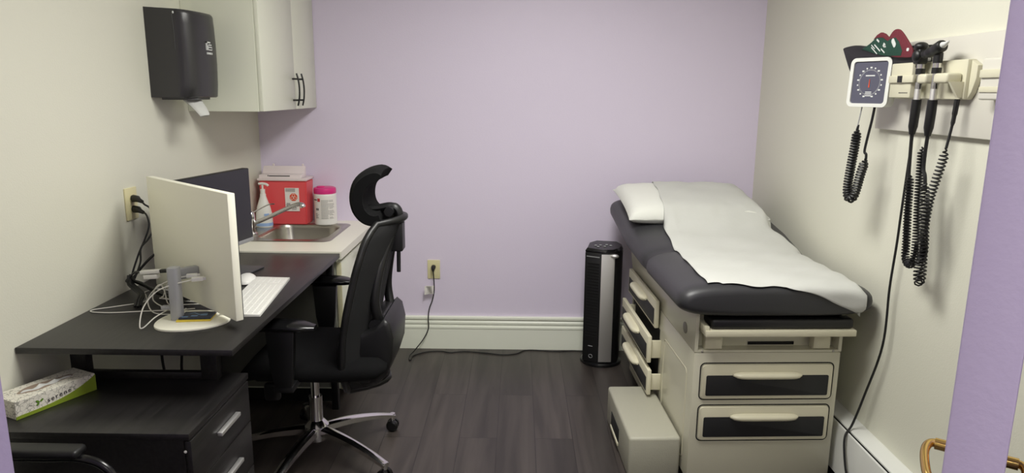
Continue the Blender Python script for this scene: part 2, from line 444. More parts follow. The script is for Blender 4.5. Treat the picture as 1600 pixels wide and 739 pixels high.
fau = thing('faucet', 'chrome single-lever faucet with a long straight spout on the sink deck', 'faucet', (-1.345, 3.46, .7605))
b = NB(); lathe(b, [(.028, .7606), (.028, .768), (.02, .775), (.0185, .80), (.021, .805), (.021, .852), (.0185, .872), (.012, .88), (0, .882)], -1.345, 3.46, 24)
obj('faucet_body', b, M['chrome'], fau)
b = NB(); sp = smooth_path([(-1.345, 3.46, .815), (-1.27, 3.468, .845), (-1.18, 3.477, .888), (-1.12, 3.483, .913), (-1.095, 3.486, .915), (-1.087, 3.487, .900)], 5)
tube(b, sp, [.0105]*(len(sp)-6)+[.011, .0125, .014, .0145, .0145, .0145], 14)
obj('spout', b, M['chrome'], fau)
b = NB(); tube(b, smooth_path([(-1.343, 3.46, .868), (-1.30, 3.464, .893), (-1.255, 3.468, .915), (-1.225, 3.471, .918)], 4), [.006]*4+[.0055]*4+[.0055]*4+[.005], 10, flat=.6)
obj('lever', b, M['chrome'], fau)

# things on the counter
sh = thing('sharps_container', 'red sharps disposal box with clear lid at the back of the counter', 'sharps container', (-1.27, 3.81, .757))
b = NB()
def taper(bm, xa, xb, ya, yb2, za, zb, g, bev):
    t = bmesh.new(); v = [t.verts.new(p) for p in ((xa, ya, za), (xb, ya, za), (xb, yb2, za), (xa, yb2, za), (xa-g, ya-g, zb), (xb+g, ya-g, zb), (xb+g, yb2+g, zb), (xa-g, yb2+g, zb))]
    for f in ((3, 2, 1, 0), (4, 5, 6, 7), (0, 1, 5, 4), (1, 2, 6, 5), (2, 3, 7, 6), (3, 0, 4, 7)): t.faces.new([v[i] for i in f])
    bmesh.ops.bevel(t, geom=list(t.edges), offset=bev, segments=2, affect='EDGES'); return merge(bm, t)
taper(b, -1.394, -1.152, 3.752, 3.868, .7575, 1.0, .008, .006)
obj('container_body', b, M['red'], sh)
b = NB(); box(b, -1.408, -1.14, 3.738, 3.882, 1.000, 1.014, .004)
obj('lid_rim', b, M['clear'], sh)
b = NB(); prism(b, [(3.745, 1.014), (3.752, 1.032), (3.80, 1.034), (3.83, 1.072), (3.84, 1.072), (3.84, 1.014)], -1.40, -1.17, 'x', .003)
box(b, -1.352, -1.342, 3.832, 3.846, 1.07, 1.084, .002); box(b, -1.19, -1.18, 3.832, 3.846, 1.07, 1.084, .002)
obj('lid_hood', b, M['clear'], sh)
b = NB(); box(b, -1.345, -1.232, 3.7485, 3.7515, 1.0205, 1.0285); box(b, -1.352, -1.348, 3.7485, 3.7515, 1.019, 1.031); obj('lid_marking', b, M['ink'], sh)
lb = NB(); box(lb, -1.262, -1.186, 3.7435, 3.7455, .835, .962, 0); lab = obj('warning_label', lb, M['label'], sh)
b = NB()
for k in range(3):
    a = PI/2+k*2*PI/3; c = Vector((-1.216+.0095*math.cos(a), 3.7425, .912+.0095*math.sin(a)))
    tube(b, [c+Vector((.0075*math.cos(q), 0, .0075*math.sin(q))) for q in [i*2*PI/12 for i in range(12)]], .0010, 5, closed=True)
obj('hazard_symbol', b, M['label'], lab)
b = NB(); prism(b, [(-1.216+.022*math.cos(q), .912+.022*math.sin(q)) for q in [PI/8+i*PI/4 for i in range(8)]], 3.7426, 3.7437, 'y'); obj('hazard_patch', b, M['orange'], lab)
b = NB()
for i in range(4): box(b, -1.258, -1.206, 3.7428, 3.7434, .957-i*.005, .959-i*.005)
obj('label_heading', b, M['ink'], lab); b = NB()
for i in range(6): box(b, -1.258+random.random()*.006, -1.236, 3.7428, 3.7434, .846+i*.006, .849+i*.006)
obj('label_code_print', b, M['ink'], lab); b = NB()
for i in range(5): box(b, -1.228, -1.192-random.random()*.012, 3.7428, 3.7434, .843+i*.006, .845+i*.006)
obj('label_print', b, M['ink'], lab)

cn = thing('wipes_canister', 'white wipes canister with a magenta lid beside the red box', 'canister', (-1.06, 3.80, .757))
b = NB(); lathe(b, [(.058, .7575), (.0615, .762), (.0615, .772), (.0605, .776), (.0605, .925), (.058, .930), (.055, .934)], -1.06, 3.80, 40); obj('canister_body', b, M['white'], cn)
b = NB(); lathe(b, [(.0585, .927), (.0605, .932), (.0605, .950), (.0585, .958), (.05, .962), (0, .963)], -1.06, 3.80, 40); ld = obj('lid', b, M['pink'], cn)
b = NB(); lathe(b, [(.0, .9625), (.021, .9625), (.021, .967), (.018, .969), (0, .969)], -1.078, 3.785, 20); obj('flip_cap', b, M['pink'], ld)
def curved_patch(bm, cx, cy, r, a0, a1, z0, z1, t=.0006, n=6):
    o = [(cx+(r+t)*math.cos(a0+(a1-a0)*i/n), cy+(r+t)*math.sin(a0+(a1-a0)*i/n)) for i in range(n+1)]
    i_ = [(cx+(r-.001)*math.cos(a0+(a1-a0)*i/n), cy+(r-.001)*math.sin(a0+(a1-a0)*i/n)) for i in range(n+1)]
    return prism(bm, o+i_[::-1], z0, z1, 'z')
R_ = math.radians
b = NB(); curved_patch(b, -1.06, 3.80, .0605, R_(180), R_(345), .79, .918, .0004, 16); lab = obj('canister_label', b, M['label'], cn)
b = NB()
for i in range(17): curved_patch(b, -1.06, 3.80, .0605, R_(262), R_(262+random.uniform(34, 42)), .795+i*.0062, .7965+i*.0062, .0009)
obj('label_column', b, M['ink'], lab); b = NB()
for i in range(17):
    if i % 6 != 2: curved_patch(b, -1.06, 3.80, .0605, R_(304), R_(304+random.uniform(16, 30)), .795+i*.0062, .7965+i*.0062, .0009)
obj('label_column', b, M['ink'], lab); b = NB()
for i in range(6): curved_patch(b, -1.06, 3.80, .0605, R_(226), R_(240+random.uniform(0, 12)), .797+i*.005, .7982+i*.005, .0009)
obj('label_text_block', b, M['ink'], lab); b = NB()
curved_patch(b, -1.06, 3.80, .0605, R_(214), R_(240), .894, .900, .0009)
obj('label_heading', b, M['ink'], lab); b = NB()
for q in range(3): curved_patch(b, -1.06, 3.80, .0605, R_(232+q*6), R_(236+q*6), .840, .852, .0009)
obj('label_print', b, M['ink'], lab)
b = NB(); curved_patch(b, -1.06, 3.80, .0605, R_(243), R_(258), .888, .906, .0009); obj('red_label_square', b, M['redprint'], lab)

so = thing('soap_bottle', 'white pump bottle with pale blue base band standing by the faucet', 'bottle', (-1.362, 3.69, .757))
b = NB(); lathe(b, [(.040, .7575), (.044, .765), (.044, .80), (.042, .83), (.034, .87), (.022, .905), (.0155, .925), (.0155, .935), (.012, .94), (0, .941)], -1.362, 3.69, 28, 1, .8); obj('bottle_body', b, M['white'], so)
b = NB()
cyl(b, (-1.362, 3.69, .94), (-1.362, 3.69, .962), .0125, 16); cyl(b, (-1.362, 3.69, .962), (-1.362, 3.69, .985), .005, 10)
tube(b, smooth_path([(-1.382, 3.692, .990), (-1.362, 3.69, .992), (-1.339, 3.687, .988), (-1.330, 3.686, .980)], 4), .0065, 10)
obj('pump', b, M['white'], so)
b = NB(); lathe(b, [(.0440, .7655), (.0448, .766), (.0448, .782), (.0440, .783)], -1.362, 3.69, 28, 1, .8); obj('label_band', b, M['blue'], so)
b = NB(); curved_patch(b, -1.362, 3.69, .0380, R_(290), R_(330), .822, .834, .002); obj('label_mark', b, M['blue'], so)

# upper cabinet
uc = thing('wall_cabinet', 'tall white two-door wall cabinet hung above the sink in the corner', 'cabinet', (-1.27, 3.49, 1.387))
obj('cabinet_body', box(NB(), XL+.001, -1.129, 3.079, 3.899, 1.387, 2.20, .001), M['cab'], uc, smooth=False)
for i, (ya, yb_) in enumerate(((3.080, 3.5335), (3.5343, 3.896))):
    d = obj('door', box(NB(), -1.128, -1.11, ya, yb_, 1.388, 2.198, .0015), M['cab'], uc)
    hy = 3.496 if i == 0 else 3.572
    h = NB()
    tube(h, smooth_path([(-1.088, hy, 1.405), (-1.080, hy, 1.44), (-1.077, hy, 1.483), (-1.080, hy, 1.526), (-1.088, hy, 1.561)], 5), .0042, 10)
    for zz in (1.432, 1.534): cyl(h, (-1.11, hy, zz), (-1.079, hy, zz), .0045, 10)
    obj('handle', h, M['black'], d)

# towel dispenser
td = thing('paper_towel_dispenser', 'dark smoked plastic paper towel dispenser on the left wall', 'towel dispenser', (-1.34, 2.9, 1.45))
def disp_ring(z, g=0, dy=0):
    k = (z-1.448)/.342; o = .006*math.sin(PI*k)
    pts = [(XL+.001, 2.775), (-1.335, 2.775), (-1.305, 2.778+0*g), (-1.288+o, 2.790), (-1.274+o, 2.815), (-1.264+o, 2.845), (-1.257+o, 2.88), (-1.253+o, 2.915), (-1.251+o, 2.945), (-1.256+o, 2.967), (-1.272, 2.980), (-1.295, 2.985), (XL+.001, 2.985)]
    return [(p[0], p[1], z) for p in pts]
zs = [1.448, 1.452, 1.50, 1.58, 1.66, 1.73, 1.765, 1.782, 1.788]
b = NB()
def dring(i):
    z = zs[i]; g = (-.008 if i in (0, 8) else (-.002 if i in (1, 7) else 0))
    return [(p[0]+(0 if p[0] < XL+.01 else g), p[1], p[2]-(.010*max(0, (p[0]-XL)/.2) if i > 6 else 0)) for p in disp_ring(z)]
sweep(b, dring, len(zs)); dv = obj('dispenser_cover', b, M['dispenser'], td, angle=40)
b = NB(); tube(b, [(-1.3305, 2.7742, 1.762), (-1.327, 2.7742, 1.70), (-1.327, 2.7742, 1.63)], .0012, 6); obj('cover_seam', b, M['darkgrey'], dv)
b = NB(); ball(b, (-1.325, 2.774, 1.768), .0035, .0025, .005); obj('lock_window', b, M['mark'], dv)
lg = NB()
fx = -1.2485
def lbar(y0, y1, z0, z1): box(lg, fx-.006, fx+.0015, y0-.027, y1-.027, z0-.006, z1-.006)
lbar(2.902, 2.935, 1.668, 1.673); lbar(2.902, 2.907, 1.640, 1.673); lbar(2.912, 2.945, 1.659, 1.6635); lbar(2.912, 2.916, 1.640, 1.6635); lbar(2.921, 2.950, 1.650, 1.6545); lbar(2.921, 2.950, 1.640, 1.644); lbar(2.946, 2.950, 1.640, 1.6545)
for q in range(4): lbar(2.905+q*.012, 2.913+q*.012, 1.624, 1.632)
obj('dispenser_logo', lg, M['mark'], dv)
b = NB(); sweep(b, lambda i: [(XL+.05+.0+p[0], p[1], 1.449-.010*i) for p in [(-.02, 2.80), (.08, 2.80), (.11, 2.83), (.11, 2.94), (.10, 2.96), (-.02, 2.96)]], 2); obj('dispenser_base', b, M['darkgrey'], td)
# paper tail
b = NB()
ax = smooth_path([(-1.320, 2.865, 1.438), (-1.302, 2.855, 1.425), (-1.280, 2.842, 1.405), (-1.262, 2.832, 1.385), (-1.257, 2.83, 1.376)], 4)
tube(b, ax, [.040-.0012*i for i in range(len(ax))], 14, flat=.35)
tag(obj('paper_towel', b, M['paper'], None), 'white paper towel tail hanging out under the dark dispenser', 'paper towel')

# ------------------------------------------------------------------ desk and pedestal
dk = thing('desk', 'black wood-grain desk along the left wall against the sink counter', 'desk', (-1.12, 2.5, 0))
obj('desktop', box(NB(), XL+.002, -.812, 1.883, 3.108, .732, .7505, .0015), M['desk'], dk)
b = NB(); box(b, XL+.01, -.87, 3.075, 3.095, .11, .7318); obj('end_panel', b, M['endpanel'], dk, smooth=False)
for y in (2.025,):
    for x0, x1 in ((-1.378, -1.330), (-.975, -.925)):
        obj('leg', box(NB(), x0, x1, y, y+.035, .5965, .7318, .001), M['desk'], dk)
obj('leg', box(NB(), -.868, -.838, 3.068, 3.10, 0, .7318, .001), M['black'], dk)
obj('leg', box(NB(), XL+.03, XL+.06, 3.03, 3.07, 0, .7318, .001), M['black'], dk)
obj('support_rail', box(NB(), -1.330, -.975, 2.03, 2.052, .5965, .619, .001), M['desk'], dk)
pd = thing('drawer_pedestal', 'black low drawer pedestal sticking out under the front of the desk', 'drawer unit', (-1.14, 1.88, 0))
b = NB(); box(b, XL+.002, -.872, 1.68, 2.085, .04, .577); obj('pedestal_body', b, M['desk'], pd, smooth=False)
obj('pedestal_top', box(NB(), XL+.002, -.855, 1.678, 2.088, .577, .596, .0015), M['desk'], pd)
obj('plinth', box(NB(), XL+.01, -.89, 1.70, 2.07, 0, .04), M['black'], pd)
for i, (za, zb) in enumerate(((.438, .572), (.285, .434), (.05, .281))):
    d = obj('drawer', box(NB(), -.871, -.854, 1.684, 2.081, za, zb, .0015), M['desk'], pd)
    zc = (.513, .361, .20)[i]
    h = NB(); box(h, -.8535, -.838, 1.836, 1.972, zc-.006, zc+.006, .002)
    obj('handle', h, M['alu'], d)
b = NB(); lathe(b, [(.004, 0), (.004, .001), (0, .0015)], n=14, mx=frame_mx((-.868, 1.6795, .545), (1, 0, 0), (0, 0, 1))); obj('screw_cap', b, M['white'], pd)

# tissue box
A = Vector((-1.352, 1.742, 0)); Bv = Vector((-1.255, 1.950, 0)); dirx = (Bv-A).normalized(); Lb = .226; pw = Vector((-dirx.y, dirx.x, 0))
tm = frame_mx((A.x, A.y, .5965), dirx, pw)
tb = thing('tissue_box', 'speckled white and green tissue box on the black pedestal by the wall', 'tissue box', (-1.36, 1.87, .5965))
Wd, Ht = .100, .052
obj('box_body', box(NB(), 0, Lb, 0, Wd, 0, Ht, .001, 1, tm), M['tissue'], tb, smooth=False)
b = NB(); n = 20
curve = [(Lb*i/n, .010+.038*max(0, (i/n-.15)/.85)**2.6) for i in range(n+1)]
prism(b, [(Lb+.0006, 0.0004), (-.0006, 0.0004)]+[(-.0006, .009)]+curve[1:-1]+[(Lb+.0006, .049)], -.0007, .001, 'y', mx=tm)
prism(b, [(0, .0004), (Wd, .0004), (Wd, .03), (Wd*.5, .042), (0, .049)], Lb-.001, Lb+.0007, 'x', mx=tm)
obj('green_band', b, mat('green_print', (132, 152, 40), .5), tb)
b = text_bm('serene', .019, .0004, 1.35); b.transform(tm @ frame_mx((.118, -.0012, .0275), (1, 0, .10), (0, 0, 1))); obj('box_lettering', b, M['ink'], tb, smooth=False)
b = NB()
for a, l in ((2.5, .011), (.7, .010), (3.7, .009)):
    c = Vector((.064+.007*math.cos(a), -.0010, .027+.007*math.sin(a)))
    prism(b, [(c.x+l*.55*math.cos(q)*math.cos(a)-l*.28*math.sin(q)*math.sin(a), c.z+l*.55*math.cos(q)*math.sin(a)+l*.28*math.sin(q)*math.cos(a)) for q in [i*2*PI/10 for i in range(10)]], -.0012, -.0004, 'y', mx=tm)
obj('leaf_emblem', b, M['leaf'], tb)
b = NB(); prism(b, [(Lb/2+.078*math.cos(q), Wd/2+.021*math.sin(q)*(1+.25*math.cos(3*q))) for q in [i*2*PI/28 for i in range(28)]], Ht-.001, Ht+.0008, 'z', mx=tm)
obj('box_opening', b, mat('opening_film', (150, 132, 116), .5), tb)
b = NB()
for i in range(13):
    pass
rows = []
for i in range(15):
    x = Lb/2-.07+.14*i/14
    rows.append([tm @ Vector((x, Wd/2+.004*math.sin(i*1.3)+(-.016+.016*j/5)*(1-((i-7)/7.6)**2)**.5, Ht+.001+.006*math.sin(PI*j/5)*(1-((i-7)/7.6)**2)*(1+.7*math.sin(i*1.6)))) for j in range(6)])
sweep(b, lambda i: rows[i], len(rows), closed_prof=False)
tag(obj('tissue', b, M['paper'], None), 'white tissue tucked in the slot of the speckled tissue box', 'tissue')

# ------------------------------------------------------------------ monitors
# front one, seen from behind
mA = Vector((-.866, 2.055, 0)); mB = Vector((-1.322, 2.462, 0)); mdir = (mB-mA).normalized()
nrm = Vector((mdir.y, -mdir.x, 0)); nrm = nrm if nrm.y > 0 else -nrm        # towards the screen side
wd = (mB-mA).length
m1 = thing('monitor', 'white-backed monitor turned away, on a round white stand near the desk front', 'monitor', (-1.04, 2.13, .7505), 0, None)
mm = frame_mx((mA.x, mA.y, .778), mdir, nrm)     # x along width, y into thickness(screen side), z = x cross y
mzs = mm.to_3x3().col[2].z
zz = (lambda v: v) if mzs > 0 else (lambda v: -v)
HT = .398
def mbx(bm, x0, x1, y0, y1, a, c, bev=0): return box(bm, x0, x1, y0, y1, min(zz(a), zz(c)), max(zz(a), zz(c)), bev, 2, mm)
lean = Matrix.Identity(4)
b = NB(); mbx(b, 0, wd, 0, .024, 0, HT, .002); obj('back_shell', b, M['offwhite'], m1)
b = NB(); mbx(b, .004, wd-.004, .0245, .0275, .004, HT-.004); obj('screen', b, M['screen'], m1)
b = NB(); mbx(b, .05, .20, -.0006, .001, HT*.58, HT*.582); b.free()
b = NB(); mbx(b, .235, .262, -.088, 0, .100, .136, .004); obj('stand_arm', b, M['grey'], m1)
pole = Vector((-1.085, 2.128, 0))
b = NB(); prism(b, [(pole.x+p[0], pole.y+p[1]) for p in rrect(-.017, .017, -.017, .020, .010, 4)], .7585, .930, 'z', .002); obj('stand_pole', b, M['grey'], m1)
b = NB(); box(b, pole.x-.048, pole.x-.017, pole.y-.008, pole.y+.012, .792, .803, .003); obj('cable_clip', b, M['grey'], m1)
b = NB()
base = [(-1.045+.112*math.cos(q)+.012*math.cos(2*q), 2.130+(.105 if math.sin(q) < 0 else .10)*math.sin(q)) for q in [i*2*PI/40 for i in range(40)]]
prism(b, base, .7507, .7585, 'z', .002); obj('stand_base', b, M['offwhite'], m1)
mtop = (lambda: None)

# far monitor, screen showing
nA = Vector((-1.163, 3.0, 0)); nB2 = Vector((-1.262, 2.505, 0)); nd = (nB2-nA).normalized(); w2 = (nB2-nA).length
n2 = Vector((-nd.y, nd.x, 0)); n2 = n2 if n2.x > 0 else -n2     # screen side
m2 = thing('monitor', 'dark blank screen monitor standing behind the white-backed one', 'monitor', (-1.25, 2.78, .7505))
def mon2(bm, s0, s1, t0, t1, z0, z1, bev=0):
    mx = Matrix(((nd.x, n2.x, 0, nA.x), (nd.y, n2.y, 0, nA.y), (0, 0, 1, 0), (0, 0, 0, 1)))
    return box(bm, s0, s1, t0, t1, z0, z1, bev, 2, mx)
b = NB(); mon2(b, 0, w2, -.03, -.001, .834, 1.150, .002); obj('back_shell', b, M['black'], m2)
b = NB(); mon2(b, .002, w2-.002, -.001, .001, .848, 1.148); obj('screen', b, M['screen'], m2)
b = NB(); mon2(b, 0, w2, -.002, .003, .832, .848, .001); obj('lower_bezel', b, M['grey'], m2)
b = NB(); mon2(b, w2/2-.03, w2/2+.03, -.075, -.045, .757, 1.02, .004); mon2(b, w2/2-.04, w2/2+.04, -.045, -.03, .95, 1.03, .003); obj('stand_pole', b, M['darkgrey'], m2)
b = NB(); mon2(b, w2/2-.11, w2/2+.11, -.13, .135, .7508, .7575, .003); obj('stand_base', b, M['darkgrey'], m2)

# keyboard and mouse
kc = [Vector(p) for p in ((-.798, 2.179), (-.915, 2.188), (-1.024, 2.665), (-.875, 2.652))]
ko = Vector((-.842, 2.185)); kd = (Vector((-.893, 2.652))-ko).normalized(); kp = Vector((-kd.y, kd.x)); kp = kp if kp.x < 0 else -kp
kb = thing('keyboard', 'slim white keyboard lying at the desk edge beside the monitor', 'keyboard', (-.93, 2.42, .7505))
kmx = Matrix(((kd.x, kp.x, 0, ko.x), (kd.y, kp.y, 0, ko.y), (0, 0, 1, .7508), (0, 0, 0, 1)))
b = NB(); prism(b, [(0, 0), (.128, 0), (.128, .014), (0, .008)], 0, .470, 'x', .0015, 2, kmx); obj('keyboard_body', b, M['white'], kb)
b = NB()
for r in range(6):
    p0 = .008+r*.0190; c = 0; xk = .008
    while xk < .458:
        w = .0165 if not (r == 5 and .10 < xk < .20) else .085
        if not (.292 < xk < .300 or .364 < xk < .372):
            zt = .0085+.006*(p0/.128)
            box(b, xk, min(xk+w, .462), p0, p0+.0160, zt-.001, zt+.0010, .0006, 1, kmx)
        xk += w+.0024
obj('key_block', b, M['white'], kb)
ms = thing('computer_mouse', 'low white rounded computer mouse beside the keyboard on the desk', 'mouse', (-1.045, 2.62, .7505))
b = NB(); t = bmesh.new(); bmesh.ops.create_uvsphere(t, u_segments=24, v_segments=14, radius=1)
for v in t.verts:
    if v.co.z < 0: v.co.z *= .15
    s = Vector((v.co.x, v.co.y)); 
t.transform(Matrix.Translation((-1.050, 2.615, .7545)) @ Matrix.Rotation(.25, 4, 'Z') @ Matrix.Diagonal((.037, .064, .026, 1))); merge(b, t)
obj('mouse_body', b, M['white'], ms)
b = NB(); t = bmesh.new(); bmesh.ops.create_cylinder(t, radius=1, segments=24) if False else bmesh.ops.create_cone(t, cap_ends=True, segments=24, radius1=1, radius2=1, depth=1)
t.transform(Matrix.Translation((-1.050, 2.615, .7530)) @ Matrix.Rotation(.25, 4, 'Z') @ Matrix.Diagonal((.030, .057, .004, 1))); merge(b, t); obj('mouse_foot', b, M['darkgrey'], ms)

# cards on stand base
for i, (dx, dy, a, m_, lab) in enumerate(((0, 0, .16, 'yellow', 'yellow-edged card pack lying lowest on the white monitor base'), (.004, .004, .12, 'navy', 'navy printed card pack on top of the yellow one'))):
    t = thing('card_pack', lab, 'card pack', (-1.03, 2.14, .7588+.0055*i), a)
    hw, hd = (.052, .036) if i == 0 else (.049, .034)
    obj('pack', box(NB(), -hw+dx, hw+dx, -hd+dy, hd+dy, 0, .0052, .0008, 1), M[m_], t, world=False)
    if i:
        b = NB()
        for q in range(3): box(b, -.04+q*.027, -.02+q*.027, -.022+.008*q, -.012+.01*q, .0053, .0057)
        prism(b, [(-.03, .012), (-.012, .026), (.01, .006), (.03, .02), (.03, .016), (.01, 0), (-.012, .02)], .0053, .0058, 'z')
        obj('card_print', b, M['cardblue'], t, world=False)

# wall outlet left with two plugs
ol = thing('wall_outlet', 'ivory outlet on the left wall with two black plugs in it', 'outlet', (XL, 2.553, 1.06))
b = NB(); box(b, XL+.0005, XL+.007, 2.515, 2.592, 1.003, 1.122, .002); obj('cover_plate', b, M['ivory'], ol)
for z in (1.082, 1.042):
    b = NB(); prism(b, rrect(2.537, 2.570, z-.014, z+.014, .010, 4), XL+.007, XL+.0085, 'x'); obj('receptacle', b, M['ivory'], ol)
def plug(zc, name, lab, end):
    t = thing(name, lab, 'power cord', (XL+.03, 2.553, zc))
    b = NB(); sp = [(XL+.0087, 2.553, zc), (XL+.014, 2.553, zc), (XL+.03, 2.550, zc-.001), (XL+.040, 2.541, zc-.004), (XL+.056, 2.536, zc-.010)]
    tube(b, sp, [.012, .014, .0125, .009, .006], 12); obj('plug', b, M['black'], t)
    b = NB(); pts = smooth_path([(XL+.054, 2.537, zc-.009)]+end, 8); tube(b, pts, .0034, 8); obj('cable', b, M['cable'], t)
plug(1.082, 'power_cord', 'upper black plug and cord in the ivory outlet on the left wall',
     [(-1.374, 2.53, 1.064), (-1.352, 2.53, 1.045), (-1.335, 2.515, .99), (-1.345, 2.48, .945), (-1.362, 2.455, .915), (-1.355, 2.43, .869), (-1.369, 2.405, .812)])
plug(1.042, 'power_cord', 'lower black plug and cord in the ivory outlet on the left wall',
     [(-1.370, 2.525, 1.029), (-1.356, 2.512, 1.012), (-1.350, 2.50, .985), (-1.356, 2.478, .945), (-1.367, 2.45, .90), (-1.376, 2.42, .847), (-1.380, 2.40, .808)])
b = NB(); tube(b, smooth_path([(-1.30, 2.47, .905), (-1.33, 2.455, .88), (-1.365, 2.44, .84), (-1.385, 2.42, .808)], 6), .0045, 8)
tag(obj('monitor_cable', b, M['cable']), 'black cable curving from behind the white monitor to the cable bundle', 'cable')

# black cable bundle at wall end of the desk
cb = thing('cable_bundle', 'black bundle of tied cables standing on the desk near the wall', 'cables', (-1.36, 2.38, .7505))
b = NB()
for k in range(6):
    a = k*2*PI/6; ox, oy = .0075*math.cos(a), .0075*math.sin(a)
    tube(b, smooth_path([(-1.375+ox, 2.395+oy, .815+.004*k), (-1.366+ox, 2.375+oy, .803), (-1.303+ox, 2.321+oy, .785), (-1.295+ox*1.1, 2.291+oy, .770), (-1.291+ox*1.3, 2.271+oy*1.2, .7555)], 5), .0050, 8)
obj('hanging_cables', b, M['cable'], cb)
b = NB()
for k in range(4):
    tube(b, smooth_path([(-1.378, 2.395, .812), (-1.33, 2.37+.01*k, .812-.008*k), (-1.27, 2.35+.012*k, .792-.010*k), (-1.21, 2.335+.02*k, .768-.002*k), (-1.14+.01*k, 2.33+.02*k, .757)], 5), .004, 8)
obj('trailing_cables', b, M['cable'], cb)
b = NB(); tube(b, [(-1.379+.013*math.cos(q), 2.397+.013*math.sin(q), .812+.004*math.sin(q)) for q in [i*2*PI/14 for i in range(14)]], .0038, 8, closed=True); obj('cable_tie', b, M['black'], cb)

# white cables with connectors
def wire(name, lab, pts, con=None, r=.0019):
    t = thing(name, lab, 'cable', pts[0])
    b = NB(); tube(b, smooth_path(pts, 8), r, 8); obj('wire', b, M['wcable'], t)
    if con:
        p, d, s = con
        d = Vector(d).normalized(); mx = frame_mx(p, d, d.cross(Vector((0, 0, 1))))
        b = NB(); box(b, 0, s[0], -s[1]/2, s[1]/2, -s[2]/2, s[2]/2, .0015, 2, mx); obj('connector', b, M['white'], t)
        b = NB(); box(b, s[0], s[0]+.008, -s[1]*.35, s[1]*.35, -s[2]*.3, s[2]*.3, 0, 2, mx); obj('metal_tip', b, M['alu'], t)
zt = .7527
wire('usb_cable', 'white cable plugged into the monitor back, the left one of two', [(-1.055, 2.155, .895), (-1.10, 2.145, .885), (-1.15, 2.16, .86), (-1.20, 2.19, .82), (-1.215, 2.20, .785), (-1.19, 2.19, .758), (-1.13, 2.20, zt), (-1.12, 2.26, zt)], ((-1.058, 2.155, .895), (1, .35, .02), (.032, .016, .011)))
wire('usb_cable', 'white cable plugged into the monitor back, the right one of two', [(-1.030, 2.135, .888), (-1.08, 2.115, .878), (-1.135, 2.11, .855), (-1.17, 2.09, .81), (-1.165, 2.05, .765), (-1.155, 2.05, .756), (-1.14, 2.10, .775), (-1.12, 2.18, .785)], ((-1.033, 2.136, .889), (1, .35, .02), (.034, .018, .012)))
wire('white_cable', 'thin white cable looped wide across the desk toward the wall', [(-1.06, 2.22, zt), (-1.14, 2.24, zt), (-1.24, 2.225, zt), (-1.34, 2.205, zt), (-1.41, 2.21, zt), (-1.42, 2.235, zt), (-1.37, 2.27, zt), (-1.30, 2.33, zt), (-1.33, 2.40, zt), (-1.36, 2.45, zt), (-1.33, 2.49, zt), (-1.26, 2.46, zt)])
wire('white_cable', 'thin white cable coiled in loops behind the grey stand pole', [(-1.11, 2.32, zt+.004), (-1.18, 2.33, .760), (-1.225, 2.30, .775), (-1.20, 2.27, .79), (-1.17, 2.25, .84), (-1.15, 2.24, .81), (-1.16, 2.25, .765), (-1.21, 2.27, zt+.003), (-1.14, 2.29, zt+.004), (-1.08, 2.30, zt+.004)])
wire('white_cable', 'thin white cable in a tall upright loop just left of the grey stand pole', [(-1.09, 2.26, zt), (-1.15, 2.22, .762), (-1.19, 2.19, .80), (-1.175, 2.18, .845), (-1.15, 2.17, .86), (-1.145, 2.18, .83), (-1.15, 2.20, .79), (-1.16, 2.26, zt)])
wire('white_cable', 'thin white cable lying nearly straight behind the grey stand pole', [(-1.10, 2.36, zt), (-1.17, 2.35, zt), (-1.24, 2.37, zt), (-1.27, 2.40, zt), (-1.20, 2.41, zt), (-1.12, 2.40, zt)])
t = thing('display_adapter', 'white cable adapter joined to black cables behind the stand pole', 'adapter', (-1.25, 2.26, .86))
b = NB(); amx = frame_mx((-1.262, 2.262, .877), (1, -.10, .10), (0, 1, 0)); box(b, 0, .07, -.010, .010, -.006, .006, .002, 2, amx); box(b, .01, .06, -.010, .010, -.024, -.009, .002, 2, amx); obj('adapter_body', b, M['white'], t)
b = NB(); tube(b, smooth_path([(-1.26, 2.262, .876), (-1.30, 2.30, .868), (-1.35, 2.36, .842), (-1.378, 2.395, .815)], 5), .004, 8); obj('black_lead', b, M['cable'], t)
b = NB(); box(b, .0705, .110, -.007, .007, -.006, .006, .002, 2, amx); obj('black_plug', b, M['black'], t)
# cables hanging behind the pedestal
b = NB(); tube(b, smooth_path([(-1.30, 2.45, .731), (-1.305, 2.44, .66), (-1.31, 2.43, .5), (-1.30, 2.45, .35), (-1.28, 2.5, .05)], 6), .005, 8)
tag(obj('hanging_cable', b, M['cable']), 'black cable hanging under the desk, the left one behind the pedestal', 'cable')
b = NB(); tube(b, smooth_path([(-1.25, 2.46, .731), (-1.235, 2.45, .68), (-1.255, 2.44, .63), (-1.235, 2.44, .57), (-1.25, 2.45, .4), (-1.22, 2.5, .05)], 6), .005, 8)
tag(obj('hanging_cable', b, M['cable']), 'black twisted cable hanging under the desk, right of the other one', 'cable')

# ------------------------------------------------------------------ office chair
ch = thing('office_chair', 'black mesh-back office chair with headrest and chrome base at the desk', 'office chair', (-.80, 2.63, 0))
HX, HY = -.812, 2.635
